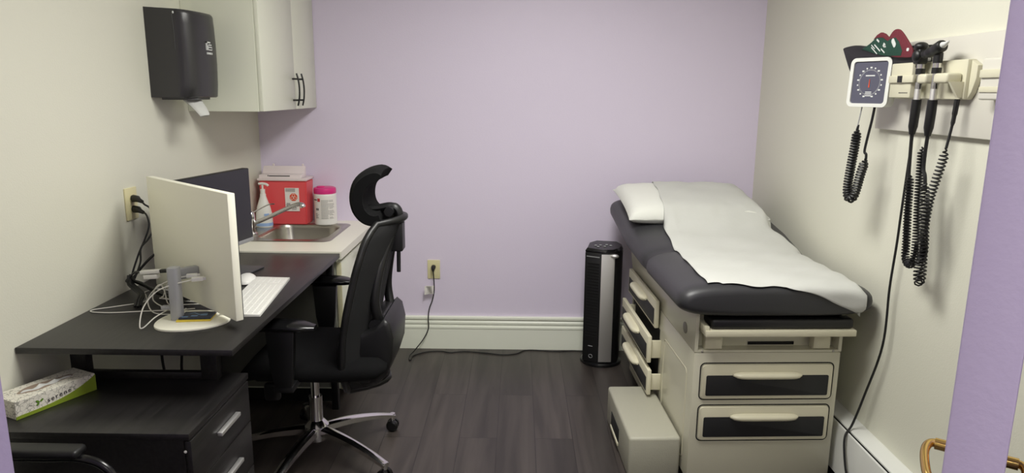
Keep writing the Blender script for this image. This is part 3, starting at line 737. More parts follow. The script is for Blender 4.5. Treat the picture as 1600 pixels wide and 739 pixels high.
# backrest: curved mesh shell
def bx(z):   # mid-line x of the back at height z
    pts = [(.33, -.522), (.39, -.528), (.43, -.550), (.50, -.566), (.58, -.560), (.70, -.537), (.82, -.509), (.93, -.478), (.967, -.462), (1.0, -.440), (1.02, -.430)]
    for (a, xa), (c, xc) in zip(pts, pts[1:]):
        if a <= z <= c: return xa+(xc-xa)*(z-a)/(c-a)
    return pts[0][1] if z < .33 else pts[-1][1]
def bw(v): return (.185, .215, .228, .232, .235, .235, .228, .215, .19, .15)[min(9, int(v*9.99))]
CY = 2.66
def hwid(v):
    pts = [(0, .12), (.06, .19), (.2, .225), (.5, .235), (.8, .215), (.94, .18), (1, .12)]
    for (a, xa), (c, xc) in zip(pts, pts[1:]):
        if a <= v <= c: return xa+(xc-xa)*(v-a)/(c-a)
NV, NU = 28, 16
def back_pt(u, v, off=0):
    z = .335+.66*v; h = hwid(v)
    wrap = .085 if v > .25 else .085+.05*(.25-v)/.25
    return Vector((bx(z)-wrap*abs(u)**2.2+off, CY+h*u, z+.01*(1-u*u)))
b = NB(); rows = []
for i in range(NV+1):
    v = i/NV
    rows.append([back_pt(-1+2*j/NU, v) for j in range(NU+1)]+[back_pt(1-2*j/NU, v, .012) for j in range(NU+1)])
sweep(b, lambda i: rows[i], NV+1); obj('backrest', b, M['mesh'], ch, angle=60)
per = [back_pt(-1, i/NV, .006) for i in range(NV+1)]+[back_pt(-1+2*j/8, 1, .006) for j in range(1, 9)]+[back_pt(1, 1-i/NV, .006) for i in range(1, NV+1)]+[back_pt(1-2*j/8, 0, .006) for j in range(1, 8)]
b = NB(); tube(b, per, .0135, 10, closed=True); obj('back_frame', b, M['black'], ch, angle=60)
# Y spine
b = NB()
for s in (-1, 1):
    p = smooth_path([(-.535, CY+.03*s, .41), (-.515, CY+.07*s, .48), (-.522, CY+.11*s, .60), (-.535, CY+.13*s, .70), (-.518, CY+.11*s, .82), (-.490, CY+.06*s, .93), (-.475, CY+.01*s, .985)], 6)
    tube(b, p, [.024-.006*min(1, i/20) for i in range(len(p))], 10, flat=.8)
p = smooth_path([(-.78, CY, .395), (-.66, CY, .370), (-.57, CY, .365), (-.525, CY, .40), (-.515, CY, .47), (-.52, CY, .56)], 6)
tube(b, p, .030, 12, flat=.7)
obj('spine_frame', b, M['black'], ch, angle=60)
b = NB(); box(b, -.560, -.505, CY-.10, CY+.10, .575, .635, .014, 3); cyl(b, (-.535, CY-.135, .605), (-.535, CY-.10, .605), .026, 20); cyl(b, (-.535, CY+.10, .605), (-.535, CY+.135, .605), .026, 20); box(b, -.520, -.493, CY-.03, CY+.03, .582, .625, .008, 3)
obj('lumbar_support', b, M['black'], ch)
b = NB(); prism(b, [(-.645, .590), (-.662, .484), (-.640, .395), (-.588, .365), (-.532, .374), (-.494, .414), (-.472, .481), (-.466, .563), (-.478, .620), (-.500, .640), (-.534, .605), (-.583, .585)], 2.50, 2*CY-2.50, 'y', .018, 3); obj('back_pad', b, M['black'], ch, angle=60)
# headrest
b = NB(); hp = [(-.520, 1.168), (-.534, 1.174), (-.565, 1.163), (-.596, 1.133), (-.608, 1.087), (-.601, 1.042), (-.577, 1.012), (-.545, 1.002), (-.520, 1.008)]
hs = smooth_path([(x, 0, z) for x, z in hp], 4); N = len(hs)
def hring(j):
    u = -1+2*j/14; k = (1-abs(u)**4)**.5 if abs(u) < 1 else 0
    k = max(.62, k); out = []; inn = []
    for i, q in enumerate(hs):
        tpar = i/(N-1); th = (.050+.012*math.sin(PI*tpar))*k
        qc = Vector((-.545, 0, 1.10)); qq = qc+(q-qc)*(.82+.18*k)
        tan = (hs[min(i+1, N-1)]-hs[max(i-1, 0)]).normalized(); nn = Vector((tan.z, 0, -tan.x))
        wrapx = .012*u*u
        out.append(Vector((qq.x+wrapx, CY+.118*u, qq.z))+nn*th*.5); inn.append(Vector((qq.x+wrapx, CY+.118*u, qq.z))-nn*th*.5)
    return out+inn[::-1]
sweep(b, hring, 15); obj('headrest', b, M['chairfab'], ch, angle=60)
b = NB()
tube(b, smooth_path([(-.59, CY, 1.035), (-.54, CY, 1.037), (-.49, CY, 1.045), (-.463, CY, 1.030), (-.455, CY, .98)], 5), [.020]*12+[.022]*6+[.020]*3, 12, flat=.8)
box(b, -.490, -.442, CY-.035, CY+.035, .873, .985, .006, 3)
cyl(b, (-.49, CY-.045, 1.030), (-.49, CY+.045, 1.030), .018, 14)
obj('headrest_bracket', b, M['black'], ch)
b = NB(); tube(b, [(-.463, CY, .90), (-.465, CY, .785)], .008, 10); obj('headrest_rod', b, M['black'], ch)
# seat
b = NB(); rows = []
SY = 2.66
def seatring(i):
    t = i/18; x = -1.04+.55*t
    e = (1-abs(2*t-1)**5)**(1/5) if 0 < t < 1 else .35
    e = max(e, .35); hw = .245*(.7+.3*e); th = .045*e
    zc = .455-.012*math.sin(PI*t)-(.03*(1-t/.2)**2 if t < .2 else 0)
    return [(x, SY+hw*math.copysign(abs(math.cos(q))**.45, math.cos(q)), zc+th*math.copysign(abs(math.sin(q))**.7, math.sin(q))) for q in [k*2*PI/28 for k in range(28)]]
sweep(b, seatring, 19); obj('seat', b, M['chairfab'], ch, angle=60)
b = NB(); box(b, -.93, -.66, SY-.11, SY+.11, .365, .41, .012, 3); box(b, -.99, -.55, SY-.19, SY+.19, .395, .425, .01, 2); obj('seat_mechanism', b, M['black'], ch)
b = NB(); box(b, -.945, -.885, 2.435, 2.465, .335, .405, .012, 3); tube(b, [(-.915, 2.45, .39), (-.90, 2.56, .39)], .007, 8); obj('tilt_lever', b, M['black'], ch)
# arms
for s in (-1, 1):
    ay = SY+.305*s
    b = NB(); pa = []
    def armring(i):
        t = i/14; x = -.975+.262*t
        hw = .046*max(.45, (1-abs(2*t-1)**4)**.5); th = .018*max(.5, (1-abs(2*t-1)**3)**.5)
        return [(x, ay+hw*math.copysign(abs(math.cos(q))**.6, math.cos(q)), .664-.008*(t-.5)**2*4+th*math.sin(q)) for q in [k*2*PI/20 for k in range(20)]]
    sweep(b, armring, 15); arm = obj('armrest', b, M['blackgloss'], ch, angle=60)
    b = NB(); prism(b, [(-.895, .642), (-.79, .642), (-.80, .50), (-.81, .425), (-.87, .425), (-.885, .50)], ay-.014-.012*s, ay+.014-.012*s, 'y', .004); box(b, -.875, -.805, min(ay, SY+.19*s), max(ay, SY+.19*s), .405, .430, .004); obj('arm_post', b, M['black'], ch)
# column and star base
b = NB(); cyl(b, (HX, HY, .12), (HX, HY, .27), .027, 24); obj('column_sleeve', b, M['chrome'], ch)
b = NB(); cyl(b, (HX, HY, .26), (HX, HY, .372), .017, 24); obj('gas_lift', b, M['chrome'], ch)
b = NB(); lathe(b, [(.03, .075), (.044, .085), (.050, .11), (.048, .145), (.036, .160), (.028, .168)], HX, HY, 30); obj('base_hub', b, M['chrome'], ch)
for k, a in enumerate((42, -30, -102, -174, 114)):
    a = math.radians(a); d = Vector((math.cos(a), math.sin(a), 0)); q = Vector((-d.y, d.x, 0)); h0 = Vector((HX, HY, 0)); N = 16; RL = .365
    b = NB()
    def spoke(i):
        t = i/(N-1); r = .035+(RL-.035)*t; zt = .146-.018*t-.050*t**2.2; w = .024-.008*t; h = .034-.016*t
        c = h0+d*r
        prof = [(-w, -h), (-w*.95, -h*.3), (-w*.6, -.003), (0, 0), (w*.6, -.003), (w*.95, -h*.3), (w, -h)]
        return [c+q*y+Vector((0, 0, zt+z)) for y, z in prof]
    sweep(b, spoke, N)
    e = h0+d*(RL-.008); cyl(b, (e.x, e.y, .080), (e.x, e.y, .052), .012, 14)
    obj('base_spoke', b, M['chrome'], ch, angle=45)
    ca = obj('caster', tube(NB(), [(e.x, e.y, .055), (e.x, e.y, .030)], [.009, .006], 10), M['chrome'], ch)
    for s in (-1, 1):
        b = NB(); sd = q*s if k % 2 else Vector((math.cos(a+.8), math.sin(a+.8), 0))*s
        c1 = e+Vector((0, 0, .0265))+sd*.005; c2 = c1+sd*.020
        cc = [c1, c1+sd*.003, c1+sd*.014, c2]; tube(b, cc, [.0262, .0265, .0255, .018], 20); obj('wheel', b, M['blackgloss'], ca)
    b = NB(); c1 = e+Vector((0, 0, .034)); ball(b, (c1.x, c1.y, c1.z), .013, .013, .021); obj('caster_hood', b, M['blackgloss'], ca)

# visitor chair, only its arm in view
vc = thing('visitor_chair', 'black chair at the lower left with a padded arm, before the pedestal', 'chair', (-1.2, 1.36, 0))
b = NB(); box(b, -1.40, -.95, 1.12, 1.53, .41, .47, .02, 3); obj('seat', b, M['chairfab'], vc)
b = NB(); box(b, -1.425, -1.385, 1.13, 1.52, .56, .84, .015, 3); obj('backrest', b, M['chairfab'], vc)
for y in (1.575, 1.065):
    b = NB(); box(b, -1.385, -1.072, y-.026, y+.026, .588, .612, .010, 3); obj('arm_pad', b, M['black'], vc)
    b = NB(); s = 1 if y > 1.3 else -1
    tube(b, smooth_path([(-1.34, y, .586), (-1.18, y, .582), (-1.08, y, .582), (-1.02, y, .560), (-.985, y, .50), (-.975, y-.01*s, .40), (-.97, y-.015*s, .20), (-.955, y-.015*s, .0115)], 6), .0115, 12)
    tube(b, smooth_path([(-1.34, y, .586), (-1.36, y, .50), (-1.36, y-.01*s, .30), (-1.405, y-.01*s, .0115)], 6), .0115, 12)
    obj('side_frame', b, M['blackgloss'], vc)
b = NB()
for x in (-1.02, -1.34): tube(b, [(x, 1.065+.005, .40), (x, 1.575-.005, .40)], .011, 10)
tube(b, [(-1.40, 1.20, .43), (-1.405, 1.20, .80)], .009, 8); tube(b, [(-1.40, 1.45, .43), (-1.405, 1.45, .80)], .009, 8)
obj('cross_frame', b, M['blackgloss'], vc)

# ------------------------------------------------------------------ back wall outlet, cord and tower fan
ow = thing('wall_outlet', 'ivory outlet on the lavender wall with one black plug', 'outlet', (-.479, 3.9, .478))
b = NB(); box(b, -.515, -.443, 3.893, 3.8995, .423, .533, .002); obj('cover_plate', b, M['ivory'], ow)
for z in (.497, .459):
    b = NB(); prism(b, [(-.479+p[0], z+p[1]) for p in rrect(-.016, .016, -.013, .013, .009, 4)], 3.8915, 3.893, 'y'); obj('receptacle', b, M['ivory'], ow)
pc = thing('power_cord', 'black fan cord plugged low on the lavender wall, trailing along the floor', 'power cord', (-.479, 3.88, .49))
b = NB(); tube(b, [(-.479, 3.891, .495), (-.479, 3.886, .495), (-.479, 3.872, .493), (-.479, 3.862, .487), (-.4785, 3.859, .474)], [.011, .013, .0125, .009, .005], 12); obj('plug', b, M['black'], pc)
b = NB(); tube(b, smooth_path([(-.4785, 3.860, .478), (-.476, 3.862, .44), (-.475, 3.868, .36), (-.487, 3.868, .30), (-.505, 3.868, .25), (-.512, 3.868, .19), (-.512, 3.868, .13), (-.54, 3.855, .07), (-.585, 3.81, .018), (-.607, 3.76, .004),
     (-.60, 3.70, .004), (-.592, 3.695, .004), (-.585, 3.76, .004), (-.52, 3.82, .004), (-.44, 3.835, .004), (-.38, 3.815, .004), (-.30, 3.835, .004), (-.18, 3.815, .004), (-.08, 3.79, .004), (0.0, 3.81, .004), (.05, 3.862, .004), (.12, 3.868, .004), (.22, 3.853, .004), (.33, 3.868, .004), (.42, 3.852, .006), (.452, 3.846, .014)], 6), .0032, 8)
obj('cable', b, M['cable'], pc)
b = NB(); tmx = frame_mx((-.476, 3.858, .392), (-1, -.1, -.08), (.12, .1, -1))
rows = [[tmx @ Vector((.052*i/6, .056*j/6-.004*math.sin(i), .004*math.sin(i*1.1)+.0004*s)) for i in range(7)] for j in range(7) for s in (0,)]
t = NB()
def tagring(j):
    top = [tmx @ Vector((.052*i/6+.006*j/6, .050*j/6, .005*math.sin(i*1.0+j*.3))) for i in range(7)]
    bot = [tmx @ Vector((.052*i/6+.006*j/6, .050*j/6, .005*math.sin(i*1.0+j*.3)-.0008)) for i in range(7)]
    return top+bot[::-1]
sweep(t, tagring, 7); b.free(); tg = obj('cord_tag', t, M['label'], pc)
t = NB()
for k in range(6):
    tube(t, [tmx @ Vector((.052*i/6+.004, .006+.0075*k, .005*math.sin(i*1.0+k*.27)+s)) for i in range(1, 6) for s in (0,)], .0011, 4)
obj('tag_print', t, M['ink'], tg)

fan = thing('tower_fan', 'black and silver tower heater fan standing on the floor against the lavender wall', 'tower fan', (.475, 3.725, 0), R_(-12)); FS = 1.07
b = NB(); lathe(b, [(.104, .001), (.106, .006), (.104, .016), (.092, .022), (.0, .024)], 0, 0, 40, 1, .95); obj('fan_base', b, M['blackgloss'], fan, world=False)
body = [(-.088, -.062), (.0, -.088), (.055, -.075), (.088, -.035), (.092, .03), (.06, .075), (-.05, .075), (-.085, .03)]
b = NB(); prism(b, body, .022, .640, 'z', .003); obj('fan_body', b, M['black'], fan, world=False)
b = NB(); prism(b, [(-.088, -.0625), (.0, -.0885), (.055, -.0755), (.088, -.035), (.092, .03), (.06, .075), (-.05, .075), (-.085, .03)], .640, .652, 'z', .003)
t = bmesh.new(); v1 = [t.verts.new((p[0]*.98, p[1]*.98, .652)) for p in body]; v2 = [t.verts.new((p[0]*.9, p[1]*.9, .660+.10*(p[1]+.088))) for p in body]
for k in range(8): t.faces.new((v1[k], v1[(k+1) % 8], v2[(k+1) % 8], v2[k]))
t.faces.new(v1[::-1]); t.faces.new(v2); merge(b, t); top = obj('control_top', b, M['blackgloss'], fan, world=False)
b = NB()
for x, y in ((-.045, -.02), (-.02, -.012), (.005, -.03), (.012, .0), (-.03, -.042), (.035, -.01)): ball(b, (x, y, .662+.10*(y+.088)), .008, .006, .003, None, 10)
obj('button', b, M['grey'], top, world=False)
b = NB(); prism(b, [(-.004, -.092), (.052, -.080), (.060, -.0755), (.055, -.0735), (-.004, -.0865)], .03, .636, 'z', .001); obj('silver_panel', b, M['alu'], fan, world=False)
b = NB(); ball(b, (.058, -.078, .628), .022, .012, .012); obj('silver_knob', b, M['alu'], fan, world=False)
e1 = Vector((-.088, -.062)); e2 = Vector((-.002, -.088)); ed = (e2-e1).normalized(); en = Vector((ed.y, -ed.x))
fm = Matrix(((ed.x, en.x, 0, e1.x), (ed.y, en.y, 0, e1.y), (0, 0, 1, 0), (0, 0, 0, 1)))
b = NB()
for k in range(26): box(b, .012, .078, -.002, .0010, .16+k*.0165, .172+k*.0165, .0004, 1, fm)
obj('grille', b, M['black'], fan, world=False)
b = NB()
for k in range(9): box(b, .008+k*.0078, .014+k*.0078, 0, .002, .616, .6205, 0, 1, fm)
box(b, .030, .054, 0, .002, .112, .115, 0, 1, fm)
tube(b, [fm @ Vector((.045+.010*math.cos(q), .001, .055+.010*math.sin(q))) for q in [i*2*PI/16 for i in range(16)]], .0012, 5, closed=True)
obj('fan_lettering', b, M['grey'], fan, world=False)

for o in fan.children:
    o.data.transform(Matrix.Diagonal((1.08, 1.08, 1, 1)))
# ------------------------------------------------------------------ exam table (own frame)
TX, TY, TR = .93, 2.45, R_(2.5)
et = thing('exam_table', 'beige medical exam table with charcoal padded top, drawers front and side', 'exam table', (TX, TY, 0), TR)
TW = MW[et.name].copy()
def eo(name, bm, m, parent=None, **k): return obj(name, bm, m, parent or et, world=False, **k)
b = NB(); box(b, -.275, .275, 0, 1.10, .03, .547, .006, 2); eo('table_cabinet', b, M['table'])
b = NB(); box(b, -.255, .255, .03, 1.08, 0, .03); eo('plinth', b, M['dark'])
# upper shell : two side skirts, back, recessed front
b = NB()
sk = [(0, .549), (1.10, .549), (1.24, .74), (.8, .72), (.30, .70), (.09, .704), (.03, .702), (0, .70)]
for s in (-1, 1): prism(b, sk, s*.275, s*.262, 'x', .001)
box(b, -.262, .262, .05, .07, .549, .69); box(b, -.262, .262, 1.08, 1.10, .549, .73); box(b, -.262, .262, .0, .05, .548, .556)
eo('upper_shell', b, M['table'])
b = NB(); prism(b, [(.129+.026*math.cos(q), .60+.022*math.sin(q)) for q in [i*2*PI/24 for i in range(24)]], -.2775, -.2745, 'x', .0008); eo('pivot_cap', b, M['capgrey'], label='oval grey cap')
b = NB()
for x in (-.245, .245): lathe(b, [(.005, 0), (.005, .001), (.003, .0025), (0, .003)], n=12, mx=frame_mx((x, .0, .5515), (1, 0, 0), (0, 0, 1)))
b2 = b; eo('screw', b2, M['steel'])
b = NB(); box(b, -.06, .115, .046, .0495, .560, .572, .001); eo('front_slot', b, M['dark'])
for x in (-.205, .20):
    b = NB(); cyl(b, (x-.028, .0, .590), (x-.028+.0, .045, .590), .001, 6); b.free()
    b = NB(); prism(b, [(x-.03, .557), (x+.035, .557), (x+.035, .60), (x+.02, .622), (x-.03, .622)], .005, .045, 'y', .006); eo('tray_guide', b, M['tablel'])
# tray with thin black pad
b = NB(); box(b, -.255, .295, -.055, .045, .626, .650, .003); box(b, -.258, -.240, -.05, .42, .640, .664, .003); eo('foot_tray', b, M['tablel'])
b = NB(); box(b, -.232, .288, -.045, .40, .6505, .690, .012, 3); eo('foot_pad', b, M['vinylb'])
# front and side drawers
def front_drawer(zc, h):
    d = NB(); pr_ = rrect(-.243, .247, zc-h/2, zc+h/2, .014, 5); prism(d, pr_, -.010, -.0005, 'y', .003); dr_ = eo('drawer', d, M['tablel'])
    g = NB(); tube(g, [(p[0], -.0012, p[1]) for p in rrect(-.248, .252, zc-h/2-.005, zc+h/2+.005, .018, 5)], .0022, 6, closed=True); eo('drawer_gap', g, M['dark'])
    g = NB(); prism(g, rrect(-.227, .232, zc-h/2+.014, zc+h/2-.040, .006, 4), -.0122, -.009, 'y', .0008); eo('drawer_inset', g, M['inset'], dr_)
    g = NB(); zt = zc+h/2-.038
    rows = []
    def hr(i):
        t = i/20; x = -.128+.256*t; k = max(.3, (1-abs(2*t-1)**6)**.4)
        return [(x, -.012-.026*k*max(0, math.cos(q))**.6, zt+.013*k*math.sin(q)) for q in [-PI/2+j*PI/10 for j in range(11)]]
    sweep(g, hr, 21); eo('handle', g, M['tablel'], dr_)
front_drawer(.4345, .134); front_drawer(.2685, .134)
def side_drawer(y0, y1, z0, z1, out):
    xo = -.275-out
    d = NB(); box(d, xo-.018, xo, y0, y1, z0, z1, .004, 2); dr_ = eo('drawer', d, M['tablel'])
    if out > .015:
        g = NB(); box(g, xo, -.2752, y0+.02, y0+.032, z0+.015, z1-.028, .001); box(g, xo, -.2752, y1-.032, y1-.02, z0+.015, z1-.028, .001); box(g, xo, -.2752, y0+.032, y1-.032, z0+.015, z0+.02); eo('drawer_box', g, M['tablel'], dr_)
    g = NB(); box(g, xo-.0205, xo-.0175, y0+.020, y1-.020, z0+.012, z1-.040, .001); eo('drawer_inset', g, M['inset'], dr_)
    g = NB(); zt = z1-.040; yc = (y0+y1)/2+.01
    def hr(i):
        t = i/20; y = yc-.135+.27*t; k = max(.3, (1-abs(2*t-1)**6)**.4)
        return [(xo-.0185-.034*k*max(0, math.cos(q))**.6, y, zt+.016*k*math.sin(q)) for q in [-PI/2+j*PI/10 for j in range(11)]]
    sweep(g, hr, 21); eo('handle', g, M['tablel'], dr_)
side_drawer(.492, 1.075, .470, .594, .010)
side_drawer(.452, 1.040, .325, .447, .046)
side_drawer(.430, 1.030, .185, .300, .046)
b = NB(); box(b, -.2755, -.272, .50, 1.06, .20, .46); eo('drawer_bay', b, M['dark'])
b = NB(); tube(b, [(-.2752, p[0], p[1]) for p in rrect(.075, .42, .085, .450, .02, 5)], .0022, 6, closed=True); eo('side_panel_groove', b, M['tablel'])

# padded top
def pad_z(ly):   # top surface height along the table
    return .820 if ly < .50 else .820+.125*((ly-.50)/.80)
def pad_hw(ly):
    base = .356 if ly < .5 else .356+.028*min(1, (ly-.5)/.3)
    return base-.018*math.exp(-((ly-.515)/.018)**2)
PY0, PY1 = -.062, 1.30; PT = .126
b = NB(); NR = 60; ring_n = 44
def pad_ring(i):
    s = i/NR; ly = PY0+(PY1-PY0)*(.5-.5*math.cos(PI*s))*.0+ (PY0+(PY1-PY0)*s if False else 0)
    e0 = .07
    if i <= 8: a = PI/2*(1-i/8); ly = PY0+e0*(1-math.sin(a)); k = max(.04, math.cos(a))**.5
    elif i >= NR-8: a = PI/2*(1-(NR-i)/8); ly = PY1-e0*(1-math.sin(a)); k = max(.04, math.cos(a))**.5
    else: ly = PY0+e0+(PY1-PY0-2*e0)*(i-8)/(NR-16); k = 1
    k = max(k, .25)
    hw = pad_hw(ly)-(1-k)*.055; th = PT*(.20+.80*k)
    zc = pad_z(ly)-PT/2-.006*math.exp(-((ly-.515)/.018)**2)
    out = []
    for j in range(ring_n):
        q = 2*PI*j/ring_n; c, s_ = math.cos(q), math.sin(q)
        out.append((hw*math.copysign(abs(c)**.42, c)*(1-.06*max(0, s_)), ly, zc+th/2*math.copysign(abs(s_)**.62, s_)))
    return out
sweep(b, pad_ring, NR+1); eo('padded_top', b, M['vinyl'], angle=60)
b = NB(); prism(b, [(.02, .690), (.50, .705), (1.24, .82), (1.24, .80), (1.10, .74), (.5, .69)], -.25, .25, 'x'); eo('pad_support', b, M['black'])

# pillow
pil_c = (-.035, 1.04); PHW, PHD = .335, .235
slope = math.atan2(.125, .80)
def pil_frame(u, v, t):   # u across, v along, t up
    base = Vector((pil_c[0]+u, pil_c[1]+v*math.cos(slope+.02), pad_z(pil_c[1])+v*math.sin(slope+.02)+.002))
    return base+Vector((0, -math.sin(slope), math.cos(slope)))*t
def pil_h(u, v):
    a, c = abs(u/PHW), abs(v/PHD)
    if a >= 1 or c >= 1: return 0
    return .100*((1-a**3.2)*(1-c**3.0))**.42
b = NB(); n = 22; grid_t = []; grid_b = []
for i in range(n+1):
    rt, rb = [], []
    for j in range(n+1):
        uu = -1+2*i/n; vv = -1+2*j/n
        uu = math.copysign(abs(uu)**.75, uu); vv = math.copysign(abs(vv)**.75, vv)
        pin = 1-.035*(1-abs(uu)**2)*abs(vv)**3; piu = 1-.035*(1-abs(vv)**2)*abs(uu)**3
        u, v = uu*PHW*piu, vv*PHD*pin
        h = .100*(max(0, (1-abs(uu)**4.5)*(1-abs(vv)**4.0)))**.36
        wr = .0025*math.sin(uu*23+vv*9)*(abs(vv)**2)+.002*math.sin(vv*31)*abs(uu)**2
        rt.append(pil_frame(u, v, .032+h*.62+wr)); rb.append(pil_frame(u, v, max(.0, .030-h*.40)))
    grid_t.append(rt); grid_b.append(rb)
VT = [[b.verts.new(p) for p in r] for r in grid_t]; VB = [[b.verts.new(p) for p in r] for r in grid_b]
for G in (VT, VB):
    for i in range(n):
        for j in range(n): b.faces.new((G[i][j], G[i+1][j], G[i+1][j+1], G[i][j+1]))
edge = [(i, 0) for i in range(n)]+[(n, j) for j in range(n)]+[(i, n) for i in range(n, 0, -1)]+[(0, j) for j in range(n, 0, -1)]
for k in range(len(edge)):
    a, c = edge[k], edge[(k+1) % len(edge)]
    b.faces.new((VT[a[0]][a[1]], VT[c[0]][c[1]], VB[c[0]][c[1]], VB[a[0]][a[1]]))
b.transform(TW)
pillow_o = o = obj('pillow', b, M['linen'], None, angle=70); tag(o, 'flat white pillow at the raised head of the exam table', 'pillow')

# exam paper sheet draped over pillow and pad (heights taken from the surfaces below it)
from mathutils.bvhtree import BVHTree
TWI = TW.inverted()
def tree(o, mx):
    t = bmesh.new(); t.from_mesh(o.data); t.transform(mx); r = BVHTree.FromBMesh(t); t.free(); return r
pad_o = [c for c in et.children if c.name.startswith('padded_top')][0]
trees = [tree(pad_o, Matrix.Identity(4)), tree(pillow_o, TWI @ MW[pillow_o.name])]
def hgt(x, y):
    z = -9
    for t_ in trees:
        h = t_.ray_cast(Vector((x, y, 2)), Vector((0, 0, -1)))
        if h[0]: z = max(z, h[0].z)
    return z
def lerp_pts(pts, s):
    for (a, xa), (c, xc) in zip(pts, pts[1:]):
        if a <= s <= c: return xa+(xc-xa)*(s-a)/(c-a)
    return pts[-1][1]
LEDGE = [(0, -.250), (.12, -.246), (.3, -.232), (.5, -.222), (.62, -.212), (.8, -.188), (1, -.170)]
REDGE = [(0, .292), (.10, .312), (.3, .328), (.42, .330), (.5, .325), (.62, .300), (.75, .288), (1, .285)]
NI, NJ = 64, 84; G = []
for j in range(NJ+1):
    s = j/NJ; row = []
    for i in range(NI+1):
        t = i/NI
        lx = lerp_pts(LEDGE, s)+(lerp_pts(REDGE, s)-lerp_pts(LEDGE, s))*t+(.003*math.sin(s*40) if i == 0 else 0)
        y0 = -.036+.004*math.sin(t*21)+.008*math.sin(t*8+1)+(.012 if t < .08 else 0)
        ly = y0+(1.258-y0)*s
        row.append([lx, ly, hgt(lx, ly)])
    G.append(row)
for j in range(NJ+1):
    for i in range(NI+1):
        if G[j][i][2] < 0: G[j][i][2] = G[j][i-1][2]-.006
base_z = [[p[2] for p in r] for r in G]
for it in range(26):
    nz = [[p[2] for p in r] for r in G]
    for j in range(1, NJ):
        for i in range(1, NI):
            nz[j][i] = (G[j-1][i][2]+G[j+1][i][2]+G[j][i-1][2]+G[j][i+1][2])/4
    for j in range(NJ+1):
        for i in range(NI+1): G[j][i][2] = max(base_z[j][i], nz[j][i])
b = NB(); VV = []
for j in range(NJ+1):
    row = []
    for i in range(NI+1):
        x, y, z = G[j][i]
        rp = .0055+.0016*math.sin(x*24+y*9)+.0012*math.sin(y*33+x*12)+.0016*math.sin((x-y)*44)
        row.append(Vector((x, y, z+rp)))
    s = j/NJ; hang = .006+.010*max(0, 1-s/.40)**.8
    l = row[-1]; zc = pad_z(l.y)-PT/2
    for k in range(1, 9):
        f = k/8; dz = hang*f
        out = .030*math.sin(min(1, dz/.05)*PI/2)
        row.append(Vector((l.x+out+.0004*k, l.y+.006*math.sin(s*30)*f, l.z-dz)))
    VV.append([b.verts.new(p) for p in row])
front = []                     # the sheet slides off the rounded foot end towards the right corner
for k in range(8, 0, -1):
    row = []
    for i in range(len(VV[0])):
        c = VV[0][i].co; t = min(1, i/NI); dz = .0015+.100*max(0, (t-.50)/.50)**1.15
        z = c.z-dz*k/8
        h = trees[0].ray_cast(Vector((min(c.x, .33), -1, z-.004)), Vector((0, 1, 0)))
        y = min(c.y-.0006*k, (h[0].y-.008) if h[0] else c.y)
        row.append(b.verts.new((c.x, y-.002*math.sin(t*26)*k/8, z)))
    front.append(row)
VV = front+VV
for j in range(len(VV)-1):
    for i in range(len(VV[0])-1): b.faces.new((VV[j][i], VV[j][i+1], VV[j+1][i+1], VV[j+1][i]))
bmesh.ops.recalc_face_normals(b, faces=b.faces)
b.transform(TW)
o = obj('exam_paper', b, M['paper'], None, angle=80); tag(o, 'long white paper sheet covering the pillow and the exam table pad', 'exam paper')
sol = o.modifiers.new('thickness', 'SOLIDIFY'); sol.thickness = .0006; sol.offset = 1

# step box
st = thing('step_stool', 'grey plastic step box on the floor at the left side of the exam table', 'step stool', (TX-.38, TY+.3, 0), TR)
b = NB()
PS = [(-.485, .070), (-.283, .070), (-.283, .555), (-.485, .555)]
MW2 = TW
t = bmesh.new(); box(t, -.486, -.283, .068, .560, .001, .172, .012, 3); t.transform(TW); merge(b, t)
obj('step_body', b, M['step'], st)
b = NB(); box(b, -.4885, -.4860, .27, .44, .045, .105, .001); b.transform(TW); obj('hand_slot', b, M['dark'], st)
b = NB(); box(b, -.4925, -.4862, .27, .44, .028, .044, .002); b.transform(TW); obj('slot_lip', b, M['tablel'], st)

# ------------------------------------------------------------------ baseboard heater
ht = thing('baseboard_heater', 'low white baseboard heater along the foot of the right wall', 'heater', (1.28, 2.0, 0))
ya, yb_ = 1.15, 2.85
b = NB(); box(b, 1.308, 1.3155, ya, yb_, .02, .257); prism(b, [(1.3155, .252), (1.3155, .258), (1.262, .258), (1.250, .252), (1.250, .247), (1.262, .252)], ya, yb_, 'y'); obj('top_cover', b, M['heater'], ht)
b = NB(); prism(b, [(1.236, .246), (1.240, .250), (1.240, .225), (1.232, .180), (1.232, .06), (1.228, .06), (1.228, .182)], ya, yb_, 'y'); obj('front_panel', b, M['heater'], ht)
b = NB(); box(b, 1.245, 1.305, ya+.01, yb_-.01, .10, .238); obj('fin_element', b, M['dark'], ht)
b = NB()
for y in (ya, yb_-.004): prism(b, [(1.3075, .03), (1.3075, .251), (1.252, .246), (1.241, .22), (1.234, .18), (1.234, .03)], y, y+.004, 'y')
for y in (1.6, 2.3): box(b, 1.234, 1.30, y, y+.01, 0, .10)
obj('end_cap', b, M['heater'], ht)

